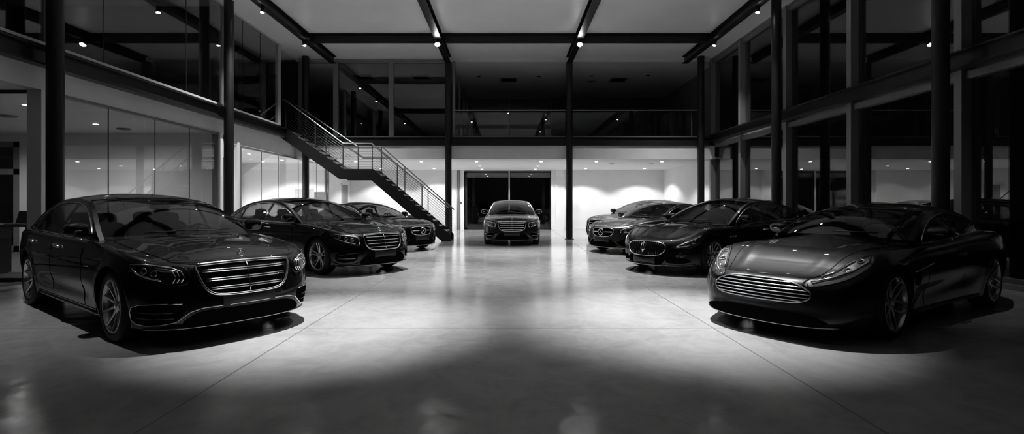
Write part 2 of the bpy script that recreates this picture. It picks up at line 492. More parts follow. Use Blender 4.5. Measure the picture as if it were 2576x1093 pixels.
# right wall: facade posts, transoms, glass
r = empty('window_12'); r['kind'] = 'structure'
f = MB()
PY = [1.0, 3.6, 6.25, 8.98, 11.85, 14.6, 17.45, 19.95]
for y in PY:
    f.box(XR - 0.13, XR + 0.12, y - 0.075, y + 0.075, 0, ZC)
f.box(XR - 0.06, XR + 0.12, -1, 20.3, 3.5, 3.63)
f.box(XR - 0.06, XR + 0.12, -1, 20.3, ZC - 0.16, ZC)
f.box(XR - 0.1, XR + 0.12, -1, 20.3, ZC - 0.05, ZC)
f.box(XR - 0.06, XR + 0.12, -1, 20.3, 0, 0.08)
f.box(XR + 0.12, XR + 0.16, -1, 20.3, 3.63, 4.1)
f.build('window_frame', M['frame'], r)
ys = [-1] + PY + [20.3]
for i in range(len(ys) - 1):
    for z0, z1 in ((0.08, 3.5), (4.0, ZC - 0.16)):
        B(XR + 0.04, XR + 0.052, ys[i] + 0.05, ys[i + 1] - 0.05, z0, z1).build('window_pane', M['glass_dk'], r)
b = MB(); x = 7.62
b.box(x, x + 0.2, -1, 19.62, 3.66, 3.69); b.box(x + 0.09, x + 0.12, -1, 19.62, 3.69, 3.92); b.box(x, x + 0.2, -1, 19.62, 3.92, 3.95)
struct('trim_6', b, M['steel'])
struct('trim_7', MB().box(XR + 0.3, XR + 0.42, -1, 20.3, -0.05, 0.12), M['fascia'])
struct('wall_rear', MB().box(-20, 8.3, -6.1, -6, 0, 7), M['wall_grey'])

# ---------------------------------------------------------------- lamps
def spot(parent, loc, aim, power, deg, blend, rad):
    l = bpy.data.lights.new('spot', 'SPOT'); l.energy = power; l.spot_size = math.radians(deg); l.spot_blend = blend; l.shadow_soft_size = rad
    o = bpy.data.objects.new('light', l); COL.objects.link(o)
    o.parent = parent; o.location = loc
    d = Vector(aim) - Vector(loc)
    o.rotation_euler = d.to_track_quat('-Z', 'Y').to_euler()
    return o
lamp_labels = [
    'small bright spotlight on the left ceiling beam, near the top edge',
    'small spotlight where the cross beam meets the left ceiling beam',
    'bright flaring spotlight under the cross beam on the left inner beam',
    'bright flaring spotlight under the cross beam on the right inner beam',
    'small spotlight where the cross beam meets the right ceiling beam',
    'small bright spotlight on the right ceiling beam, near the top edge']
for i, (x, y, z, ax, ay, pw, deg) in enumerate(TRACK_SPOTS):
    r = empty('beam_spotlight', (x, y, z)); r.scale = (1.7 if i in (2, 3) else 1.0,) * 3
    tag(r, lamp_labels[i] if i < 6 else 'unseen spotlight above the picture, added over the front of the hall for the floor pools', 'spotlight', 'beam spotlights')
    d = Vector((ax - x, ay - y, -z)).normalized()
    side = -0.09 if x < 0 else 0.09
    rot = d.to_track_quat('-Z', 'Y').to_matrix()
    hb = MB().lathe([(0.045, 0.16), (0.055, 0.15), (0.055, 0.0), (0.050, 0.0), (0.048, 0.03), (0.0, 0.03)], 20)
    h = hb.build('lamp_housing', M['black'], r, True); h.rotation_euler = rot.to_euler(); fixnormals(h, angle=40)
    l = MB().lathe([(0.0, 0.012), (0.050, 0.012), (0.050, -0.002), (0.038, -0.022), (0.018, -0.032), (0.0, -0.034)], 20).build('lamp_lens', M['lamp'], r, True); l.rotation_euler = rot.to_euler()
    MB().box(-0.01, 0.01, -0.01, 0.01, 0.1, max(0.14, 6.66 - z)).build('bracket', M['black'], r)
    spot(r, tuple(d * 0.06), tuple(d * 2), pw * SPOT_W, deg, 1.0, 0.03)
# recessed downlights of the low back ceiling
down = {(-6.2, 21.1): 1, (-6.2, 25.3): 1, (-3.52, 21.1): 1, (-3.6, 25.3): 1, (-1.27, 21.1): 1, (-1.28, 23.5): 1, (-1.28, 25.7): 1,
        (1.37, 21.1): 1, (1.38, 23.5): 1, (1.38, 25.7): 1, (3.62, 21.1): 1, (3.82, 25.3): 1, (6.3, 21.1): 1, (6.7, 25.3): 1}
def downlight(x, y, z, pw, label, grp, deg=128, bl=0.3):
    r = empty('downlight', (x, y, z)); tag(r, label, 'downlight', grp)
    MB().lathe([(0.085, 0.0), (0.085, -0.008), (0.062, -0.008), (0.06, 0.0)], 20).build('trim_ring', M['frame_l'], r, True)
    MB().lathe([(0.0, -0.022), (0.04, -0.018), (0.062, -0.008), (0.062, 0.0)], 20).build('lamp_lens', M['down'], r, True)
    spot(r, (0, 0, -0.045), (0, 0, -1), pw, deg, bl, 0.04)
for (x, y) in down:
    xs = 'left' if x < -2.3 else 'right' if x > 2.4 else 'middle'
    ys_ = 'front' if y < 22 else 'rear' if y > 24 else 'central'
    sd = {-6.2: 'outermost left', -3.52: 'inner left', -3.6: 'inner left', -1.27: 'left of the window axis', -1.28: 'left of the window axis', 1.37: 'right of the window axis', 1.38: 'right of the window axis', 3.62: 'inner right', 3.82: 'inner right', 6.3: 'outermost right', 6.7: 'outermost right'}[x]
    downlight(x, y, 3.07, 205, 'small round recessed light in the low back ceiling, %s row, %s' % (ys_, sd), 'recessed lights in the low back ceiling')
for i, (x, y, z, pw, lb) in enumerate(((-9.6, 10.3, 3.33, 110, 'recessed light in the office ceiling behind the near left column'),
        (-10.2, 12.8, 3.33, 110, 'recessed light in the office ceiling above the reflected staircase'),
        (-13.5, 12.6, 3.33, 110, 'recessed light in the left office ceiling, seen through the near partition'),
        (-9.3, 16.4, 3.15, 1000, 'recessed light in the bright back left room, nearest the doorway'),
        (-9.3, 18.6, 3.15, 1000, 'recessed light in the bright back left room, middle of the ceiling'),
        (-9.3, 21.3, 3.15, 1200, 'recessed light in the bright back left room, close to its end wall'))):
    downlight(x, y, z, pw * (1.3 if i < 3 else 1.0), lb, 'recessed lights of the glazed left rooms', 160 if i < 3 else 140, 1.0 if i < 3 else 0.5)
# upper gallery ceiling fittings (unlit)
for (x, y, s) in ((-0.05, 24.3, 0), (5.35, 23.9, 0)):
    pass
for i, (x, y, lb) in enumerate(((0.05, 22.9, 'square air vent in the dark upper ceiling, above the middle car'), (4.9, 22.9, 'square air vent in the dark upper ceiling, right of the inner column'),
                                (-6.2, 22.4, 'square air vent seen through the left upper office glass'), (-3.75, 22.4, 'square air vent seen through the upper office glass beside the column'))):
    r = empty('air_vent', (x, y, 6.84)); tag(r, lb, 'vent', 'upper ceiling air vents')
    MB().box(-0.38, 0.38, -0.38, -0.32, -0.02, 0).box(-0.38, 0.38, 0.32, 0.38, -0.02, 0).box(-0.38, -0.32, -0.32, 0.32, -0.02, 0).box(0.32, 0.38, -0.32, 0.32, -0.02, 0).build('vent_frame', M['grey'], r)
    MB().box(-0.32, 0.32, -0.32, 0.32, -0.008, 0).build('vent_core', M['matte'], r)
for i, (x, y, lb) in enumerate(((-1.25, 22.3, 'left of the middle air vent'), (1.35, 22.3, 'right of the middle air vent'), (3.6, 22.2, 'just right of the inner column'), (6.0, 22.1, 'rightmost, near the window wall'))):
    r = empty('unlit_downlight', (x, y, 6.84)); tag(r, 'small unlit recessed fitting in the dark upper ceiling, ' + lb, 'downlight', 'unlit fittings in the upper ceiling')
    MB().lathe([(0.09, 0.0), (0.09, -0.01), (0.065, -0.01), (0.06, 0.0)], 18).build('trim_ring', M['chromes'], r, True)
    MB().lathe([(0.0, -0.002), (0.06, -0.002), (0.06, 0.0)], 18).build('lamp_lens', M['lampdk'], r)
tag(MB().lathe([(0.2, 0), (0.2, -0.02), (0.17, -0.04), (0.0, -0.04)], 24).build('ceiling_speaker', M['grey'], None, True, (3.75, 23.1, 6.84)), 'flat dark round disc on the dark upper ceiling, right of the inner column', 'ceiling speaker')
for x, lb in ((3.3, 'flat round detector in the low back ceiling, the one nearer the inner column'), (5.0, 'flat round detector in the low back ceiling, nearer the side wall')):
    tag(MB().lathe([(0.11, 0), (0.11, -0.015), (0.09, -0.03), (0.0, -0.03)], 24).build('ceiling_detector', M['frame_l'], None, True, (x + 1.2, 22.3, 3.07)), lb, 'detector', 'low ceiling detectors')

# ---------------------------------------------------------------- staircase (one thing, many parts)
def staircase():
    r = empty('staircase', (-2.2, 18.9, 0))
    tag(r, 'black steel staircase with open treads, mid landing and wire railings rising to the left', 'staircase')
    ox, oy = -2.2, 18.9
    YN, YF = 18.40, 19.36
    # path of tread tops (x, z): foot, landing, head
    A = (-2.10, 0.16); L1 = (-4.80, 2.50); L2 = (-5.80, 2.50); H = (-8.0, 4.0)
    def poly():
        return [(-2.02, 0.0), (-2.02, 0.22), (-4.78, 2.58), (-5.84, 2.58), (-7.96, 4.08), (-8.1, 4.08), (-8.1, 3.72), (-5.98, 2.22), (-4.90, 2.22), (-2.34, 0.0)]
    for y, nm in ((YN, 0), (YF, 1)):
        MB().prism([(x - ox, z) for x, z in poly()], y - oy - 0.01, y - oy + 0.01).build('stringer', M['steel'], r)
    def tread(x, z, w=0.29):
        t = MB().box(x - w / 2 - ox, x + w / 2 - ox, YN - oy + 0.012, YF - oy - 0.012, z - 0.035, z)
        t.build('tread', M['treadm'], r)
    n = 12
    for i in range(n):
        t = (i + 0.5) / n
        tread(-2.2 + (-4.78 + 2.2) * t, 0.2 + (2.5 - 0.2) * (i + 1) / (n + 0.0) * 0.96)
    n = 8
    for i in range(n):
        t = (i + 0.5) / n
        tread(-5.88 + (-7.95 + 5.88) * t, 2.5 + (4.0 - 2.5) * (i + 1) / (n + 0.5))
    MB().box(-5.84 - ox, -4.78 - ox, YN - oy + 0.012, YF - oy - 0.012, 2.44, 2.50).build('landing', M['treadm'], r)
    def ztop(x):
        pts = [(-8.1, 4.12), (-7.96, 4.08), (-5.84, 2.58), (-4.78, 2.58), (-2.02, 0.22)]
        return float(np.interp(x, [p[0] for p in pts], [p[1] for p in pts]))
    for y, posts in ((YN, (-7.9, -6.85, -5.86, -4.82, -3.93, -3.05, -2.06)), (YF, (-7.85, -6.8, -5.60, -4.72, -3.85, -2.98, -2.1))):
        for x in posts:
            z = ztop(x)
            MB().bar((x - ox, y - oy, z - 0.15), (x - ox, y - oy, z + 0.95), 0.035, 0.014, (0, 1, 0)).build('railing_post', M['rail'], r)
        rail = [(-8.05, 5.06), (-7.9, 5.02), (-5.86, 3.50), (-4.84, 3.50), (-2.08, 1.19)]
        if y == YF: rail = [(-8.05, 5.06), (-7.85, 5.0), (-5.62, 3.50), (-4.74, 3.50), (-2.0, 1.12)]
        MB().tube([(x - ox, y - oy, z) for x, z in rail], 0.024, 10).build('handrail', M['chromes'], r, True)
        nw = 9
        for k in range(nw):
            h = 0.07 + k * 0.093
            pts = [(x - ox, y - oy, ztop(x) + h) for x in (-8.0, -5.84, -4.78, -2.06)]
            MB().tube(pts, 0.0055, 6).build('railing_wire', M['rail'], r, True)
    B(-2.36 - ox, -2.02 - ox, YN - oy, YF - oy, 0.0, 0.015).build('foot_plate', M['steel'], r)
    # guard at the stair head, along the gallery edge
    return r
M['treadm'] = pmat('stair_tread', 0.42, 0.35, metal=0.6)
M['rail'] = pmat('railing_steel', 0.16, 0.35, metal=0.9)
staircase()

# ---------------------------------------------------------------- small things
# pipes by the niche
for x, lb in ((-2.58, 'thin vertical pipe on the white pier left of back window, outer one'), (-2.49, 'thin vertical pipe on the white pier left of back window, inner one')):
    o = MB().tube([(0, 0, 0.0), (0, 0, 3.05)], 0.025, 10).build('wall_pipe', M['frame'], None, True, (x, YB - 0.14, 0)); tag(o, lb, 'pipe', 'wall pipes')
r = empty('wall_switch', (-2.4, YB - 0.1, 1.4)); tag(r, 'small dark round fitting on the white wall left of the back window', 'switch')
MB().lathe([(0.05, 0), (0.05, -0.03), (0.04, -0.035), (0.0, -0.035)], 16, axis='y').build('body', M['black'], r, True)
MB().lathe([(0.018, -0.035), (0.018, -0.045), (0, -0.045)], 12, axis='y').build('button', M['chrome'], r, True)
# door in the left wall at the back
r = empty('door_1'); r['kind'] = 'structure'
MB().box(XL, XL + 0.03, 25.15, 25.22, 0, 2.32).box(XL, XL + 0.03, 26.15, 26.22, 0, 2.32).box(XL, XL + 0.03, 25.15, 26.22, 2.28, 2.35).build('door_frame', M['wall'], r)
B(XL, XL + 0.015, 25.22, 26.15, 0, 2.28).build('door_panel', M['grey'], r)
MB().tube([(XL + 0.05, 25.32, 0.9), (XL + 0.05, 25.32, 1.3)], 0.012, 8).build('door_handle', M['chrome'], r)
# notice board and screen on the end wall of the back-left room
tag(B(-9.55, -8.72, 23.14, 23.19, 0.9, 2.0).build('display_board', M['grey']), 'plain grey rectangular board on the end wall behind the rear left column', 'board')
r = empty('wall_screen', (-8.36, 23.15, 0)); tag(r, 'small black screen with bright reflections, right of the grey board', 'screen')
B(-0.30, 0.24, -0.03, 0.04, 1.2, 1.88).build('bezel', M['black'], r); B(-0.27, 0.21, -0.036, -0.03, 1.23, 1.85).build('screen_panel', M['screen'], r)
# shelf unit beside the doorway
r = empty('shelf_unit', (-9.2, 15.1, 0)); tag(r, 'white open shelving seen in the doorway left of the glazed back room', 'shelf')
for i, z in enumerate((0.5, 1.05, 1.6, 2.1, 2.6)):
    B(-0.9, 0.9, -0.15, 0.15, z, z + 0.03).build('shelf', M['wall'], r)
MB().box(-0.93, -0.9, -0.15, 0.15, 0, 2.7).box(0.9, 0.93, -0.15, 0.15, 0, 2.7).build('side_panel', M['frame'], r)
# desk with laptop in the left office
r = empty('desk', (-9.55, 9.9, 0)); tag(r, 'dark desk behind the glass at the left edge, beside the near left saloon', 'desk')
B(-0.75, 0.75, -0.4, 0.4, 0.92, 0.96).build('desk_top', M['wood'], r)
B(-0.72, -0.3, -0.36, 0.36, 0.0, 0.92).build('pedestal', M['wood'], r)
for x in (0.66,):
    for y in (-0.34, 0.34): MB().box(x - 0.02, x + 0.02, y - 0.02, y + 0.02, 0, 0.92).build('leg', M['wood'], r)
r = empty('laptop', (-9.32, 9.85, 0.96)); tag(r, 'open dark laptop standing on the desk at the left edge', 'laptop')
B(-0.17, 0.17, -0.12, 0.12, 0, 0.015).build('keyboard_base', M['black'], r)
MB().add([(-0.17, 0.11, 0.015), (0.17, 0.11, 0.015), (0.17, 0.19, 0.25), (-0.17, 0.19, 0.25), (-0.17, 0.12, 0.015), (0.17, 0.12, 0.015), (0.17, 0.2, 0.25), (-0.17, 0.2, 0.25)],
    [(0, 1, 2, 3), (7, 6, 5, 4), (0, 4, 5, 1), (1, 5, 6, 2), (2, 6, 7, 3), (3, 7, 4, 0)]).build('laptop_screen', M['screen'], r)
tag(B(-0.14, 0.14, -0.1, 0.1, 0, 0.012).build('paper_sheet', M['paper'], None, False, (-9.85, 9.75, 0.96)), 'white sheet of paper lying on the desk left of the laptop', 'paper')
# chairs and low table behind the foot of the stairs
def chair(x, y, rz, lb):
    r = empty('lounge_chair', (x, y, 0), rz); tag(r, lb, 'chair', 'chairs behind the stair foot')
    MB().box(-0.25, 0.25, -0.24, 0.24, 0.42, 0.48).build('seat', M['seat'], r)
    MB().bar((0, 0.25, 0.5), (0, 0.36, 0.86), 0.46, 0.05, (0, 1, 0)).build('backrest', M['seat'], r)
    for sx in (-1, 1):
        MB().tube([(sx * 0.25, -0.26, 0.0), (sx * 0.25, -0.24, 0.64), (sx * 0.25, 0.28, 0.66), (sx * 0.25, 0.12, 0.0)], 0.012, 8).build('leg', M['chrome'], r, True)
chair(-3.15, 21.3, 2.4, 'dark chair with chrome frame seen through the railing, nearer the stair foot')
chair(-3.95, 21.8, 2.9, 'dark chair with chrome frame seen between the treads, farther from the stair foot')
r = empty('side_table', (-3.55, 20.8, 0)); tag(r, 'small dark round table between the chairs behind the staircase', 'table')
MB().lathe([(0.28, 0.48), (0.28, 0.5), (0.0, 0.5)], 24).build('table_top', M['wood'], r, True)
MB().lathe([(0.16, 0), (0.16, 0.01), (0.02, 0.02), (0.02, 0.48)], 16).build('pedestal', M['chrome'], r, True)

for x, y, lb in ((-10.1, 13.6, 'flat dark disc on the left office ceiling, near its end wall'), (-11.2, 11.6, 'flat dark disc on the left office ceiling, seen left of the corner post')):
    tag(MB().lathe([(0.16, 0), (0.16, -0.02), (0.13, -0.035), (0.0, -0.035)], 24).build('ceiling_speaker', M['grey'], None, True, (x, y, 3.33)), lb, 'ceiling speaker', 'left office ceiling discs')
# ---------------------------------------------------------------- cars
def cat(pts, n, closed=False):
    """centripetal Catmull-Rom through pts, n samples evenly spaced by arc length"""
    P = np.array(pts, float)
    if closed: Q = np.vstack([P[-1], P, P[0], P[1]])
    else: Q = np.vstack([2 * P[0] - P[1], P, 2 * P[-1] - P[-2]])
    out = []
    for i in range(1, len(Q) - 2):
        p0, p1, p2, p3 = Q[i - 1], Q[i], Q[i + 1], Q[i + 2]
        t0 = 0; t1 = t0 + max(np.linalg.norm(p1 - p0), 1e-6) ** .5; t2 = t1 + max(np.linalg.norm(p2 - p1), 1e-6) ** .5; t3 = t2 + max(np.linalg.norm(p3 - p2), 1e-6) ** .5
        t = np.linspace(t1, t2, 24, endpoint=False)[:, None]
        A1 = (t1 - t) / (t1 - t0) * p0 + (t - t0) / (t1 - t0) * p1
        A2 = (t2 - t) / (t2 - t1) * p1 + (t - t1) / (t2 - t1) * p2
        A3 = (t3 - t) / (t3 - t2) * p2 + (t - t2) / (t3 - t2) * p3
        B1 = (t2 - t) / (t2 - t0) * A1 + (t - t0) / (t2 - t0) * A2
        B2 = (t3 - t) / (t3 - t1) * A2 + (t - t1) / (t3 - t1) * A3
        out.append((t2 - t) / (t2 - t1) * B1 + (t - t1) / (t2 - t1) * B2)
    out = np.vstack(out + [P[:1] if closed else P[-1:]])
    if n is None: return out
    d = np.r_[0, np.cumsum(np.linalg.norm(np.diff(out, axis=0), axis=1))]
    s = np.linspace(0, d[-1], n + 1)[:-1] if closed else np.linspace(0, d[-1], n)
    return np.stack([np.interp(s, d, out[:, k]) for k in range(P.shape[1])], 1)

class Sp:
    """smooth 1-D function through points (sorted by x)"""
    def __init__(s, pts):
        pts = sorted(pts); c = cat(pts, None); o = np.argsort(c[:, 0], kind='stable'); s.x = c[o, 0]; s.y = c[o, 1]
    def __call__(s, x): return np.interp(x, s.x, s.y)
def sstep(x, a, b):
    t = np.clip((x - a) / (b - a), 0, 1); return t * t * (3 - 2 * t)
def inpoly(x, y, poly):
    ins = np.zeros(np.shape(x), bool); n = len(poly)
    for i in range(n):
        x1, y1 = poly[i]; x2, y2 = poly[(i + 1) % n]
        if y1 == y2: continue
        c = ((y1 > y) != (y2 > y)) & (x < (x2 - x1) * (y - y1) / (y2 - y1) + x1)
        ins ^= c
    return ins
def pdist(P, poly):
    d = np.full(len(P), 1e9); n = len(poly)
    for i in range(n):
        a = np.array(poly[i]); b = np.array(poly[(i + 1) % n]); ab = b - a
        t = np.clip(((P - a) @ ab) / max(ab @ ab, 1e-12), 0, 1)
        d = np.minimum(d, np.linalg.norm(P - a - t[:, None] * ab, axis=1))
    return d
def tri2d(outer, h, holes=()):
    outer = [tuple(map(float, p)) for p in outer]
    A = np.array(outer); x0, y0 = A.min(0); x1, y1 = A.max(0)
    gx, gy = np.meshgrid(np.arange(x0 + h / 2, x1, h), np.arange(y0 + h / 2, y1, h))
    g = np.stack([gx.ravel(), gy.ravel()], 1)
    if len(g):
        k = inpoly(g[:, 0], g[:, 1], outer) & (pdist(g, outer) > h * 0.45)
        for q in holes: k &= ~inpoly(g[:, 0], g[:, 1], q) & (pdist(g, q) > h * 0.45)
        g = g[k]
    pts = list(outer); edges = [(i, (i + 1) % len(outer)) for i in range(len(outer))]
    for q in holes:
        n = len(pts); pts += [tuple(map(float, p)) for p in q]; edges += [(n + i, n + (i + 1) % len(q)) for i in range(len(q))]
    pts += [tuple(p) for p in g]
    v, e, f, *_ = delaunay_2d_cdt([Vector(p) for p in pts], edges, [], 0, 1e-6)
    V = np.array([(p.x, p.y) for p in v]); Fc = [tuple(t) for t in f]
    c = np.array([V[list(t)].mean(0) for t in Fc])
    k = inpoly(c[:, 0], c[:, 1], outer)
    for q in holes: k &= ~inpoly(c[:, 0], c[:, 1], q)
    return V, [t for t, b in zip(Fc, k) if b]

class Body:
    def __init__(s, P):
        s.P = P
        pl = cat(P['plan'], 900); s.px = pl[:, 0]; s.py = pl[:, 1]
        d = np.r_[0, np.cumsum(np.hypot(np.diff(s.px), np.diff(s.py)))]; s.s = d; s.C = d[-1]
        t = np.gradient(pl, axis=0); t /= np.linalg.norm(t, axis=1)[:, None]
        nx, ny = -t[:, 1], t[:, 0]
        sg = np.sign(ny[len(ny) // 2]); nx, ny = nx * sg, ny * sg
        k = np.ones(25) / 25
        pad = lambda a, m: np.convolve(np.r_[m * a[12:0:-1], a, m * a[-2:-14:-1]], k, 'valid')
        s.nx = pad(nx, 1); s.ny = pad(ny, -1)
        s.ZS = Sp(P['zs']); s.ZC = Sp(P['zc']); s.ZB = Sp(P['zb']); s.PF = Sp(P['pf']); s.PR = Sp(P['pr']); s.PS = Sp(P['ps']); s.R = Sp(P['r'])
        s.F0 = P['plan'][0][0]; s.R0 = P['plan'][-1][0]; s.WB = P['wb']; s.ra = P['ra']; s.zw = P['zw']
    def c_of_x(s, x):   # along the side (front to rear)
        return np.interp(-np.asarray(x, float), -s.px, s.s)
    def c_of_y(s, y):   # along the nose
        k = len(s.px) // 3; m = np.argmax(s.py[:k] > s.py.max() * 0.985) or k
        return np.sign(y) * np.interp(np.abs(y), s.py[:m], s.s[:m])
    def pt(s, c, z):
        c = np.asarray(c, float); z = np.asarray(z, float); sg = np.where(c < 0, -1.0, 1.0); a = np.abs(c)
        x = np.interp(a, s.s, s.px); y = np.interp(a, s.s, s.py); nx = np.interp(a, s.s, s.nx); ny = np.interp(a, s.s, s.ny)
        zs = s.ZS(x); zb = s.ZB(x); r = s.R(x)
        th = np.clip((z - (zs - r)) / r, 0, PI / 2)
        inset = r * (1 - np.cos(th)); zz = np.where(z > zs - r, zs - r + r * np.sin(th), z)
        h = np.clip((zz - zb) / (zs - zb), 0, 1)
        wf = np.clip(nx, 0, 1) * sstep(x, s.F0 - 1.3, s.F0 - 0.25); wr = np.clip(-nx, 0, 1)
        x2 = x + s.PF(zz) * wf - s.PR(zz) * wr - nx * inset
        dy = s.PS(h) * np.abs(ny)
        if 'feat' in s.P: dy = dy + s.P['feat'](s, x, zz) * np.abs(ny)
        for xa in (0.0, -s.WB):
            dd = np.hypot(x - xa, zz - s.zw) - s.ra
            dy = dy + s.P.get('flare', 0.012) * np.exp(-(dd / 0.055) ** 2) * np.abs(ny)
        y2 = y + dy - ny * inset
        if 'nose' in s.P: x2 = x2 + s.P['nose'](s, y, zz) * wf
        return np.stack([x2, sg * np.maximum(y2, 0 if True else 0), zz], -1)
    def nrm(s, c, z):
        e = 0.004
        a = s.pt(c + e, z) - s.pt(c - e, z); b = s.pt(c, np.asarray(z) + e) - s.pt(c, np.asarray(z) - e)
        n = np.cross(a, b); n /= np.maximum(np.linalg.norm(n, axis=-1), 1e-9)[..., None]
        p = s.pt(c, z); mid = np.stack([np.full_like(p[..., 0], -s.WB / 2), np.zeros_like(p[..., 0]), np.full_like(p[..., 0], 0.3)], -1)
        out = p - mid; out[..., 0] *= 0.25
        sg = np.sign((n * out).sum(-1)); return n * sg[..., None]
    def at(s, c, z, off=0.0):
        return s.pt(c, z) + s.nrm(c, z) * off
    def top(s, x, sgy, q):
        """top surface: x of contour column, q = 1 edge .. 0 centre; returns from inset edge"""
        pass
    def grid(s, nu=240, nz=26, nr=6, nt=16):
        c = np.linspace(0, s.C, nu)
        x = np.interp(c, s.s, s.px)
        zs = s.ZS(x); zb = s.ZB(x); r = s.R(x)
        rows = []; zrow = []
        for i in range(nz + 1):
            rows.append(s.pt(c, zb + (zs - r - zb) * i / nz)); 
        for i in range(1, nr + 1):
            rows.append(s.pt(c, zs - r + r * (PI / 2) * i / nr))
        e = rows[-1]
        for i in range(1, nt + 1):
            q = 1 - i / nt
            rows.append(s.topz(e[:, 0], e[:, 1] * q, e, x))
        return np.array(rows), nz
    def topz(s, x, y, e, xp):
        q = np.clip(y / np.maximum(e[:, 1], 1e-6), 0, 1)
        g = (1 - q ** s.P.get('tp', 2.0)) ** 2
        zc = np.maximum(s.ZC(np.where(xp > -1.5, xp, x)), e[:, 2])
        z = e[:, 2] + (zc - e[:, 2]) * g
        if 'tfeat' in s.P: z = z + s.P['tfeat'](x, y, q) * sstep(1 - q, 0, 0.15)
        return np.stack([x, y, z], 1)

def add_poly_obj(name, V, Fc, mat, parent, smooth=True):
    if not len(Fc): return None
    used = sorted({i for f in Fc for i in f}); mp = {u: k for k, u in enumerate(used)}
    return mk(name, [V[u] for u in used], [[mp[i] for i in f] for f in Fc], mat, parent, smooth)

def patch(name, outer, fn, mat, parent, h=0.03, thick=0.008, holes=(), rings=True):
    """a piece lying on a surface: fn(a, b, off) -> points; has real thickness"""
    V2, Fc = tri2d(outer, h, holes)
    a, b = V2[:, 0], V2[:, 1]
    T = fn(a, b, 0.0); Bk = fn(a, b, -thick)
    n = len(T); V = np.vstack([T, Bk])
    fs = [tuple(f) for f in Fc] + [tuple(i + n for i in f[::-1]) for f in Fc]
    cnt = {}
    for f in Fc:
        for i in range(len(f)):
            e = (f[i], f[(i + 1) % len(f)]); cnt[e] = 1
    for (i, j) in list(cnt):
        if (j, i) not in cnt: fs.append((j, i, i + n, j + n))
    o = mk(name, V, fs, mat, parent, True)
    fixnormals(o, 1e-7, 40)
    return o

def mir(pts): return [(-a, b) for a, b in pts][::-1]

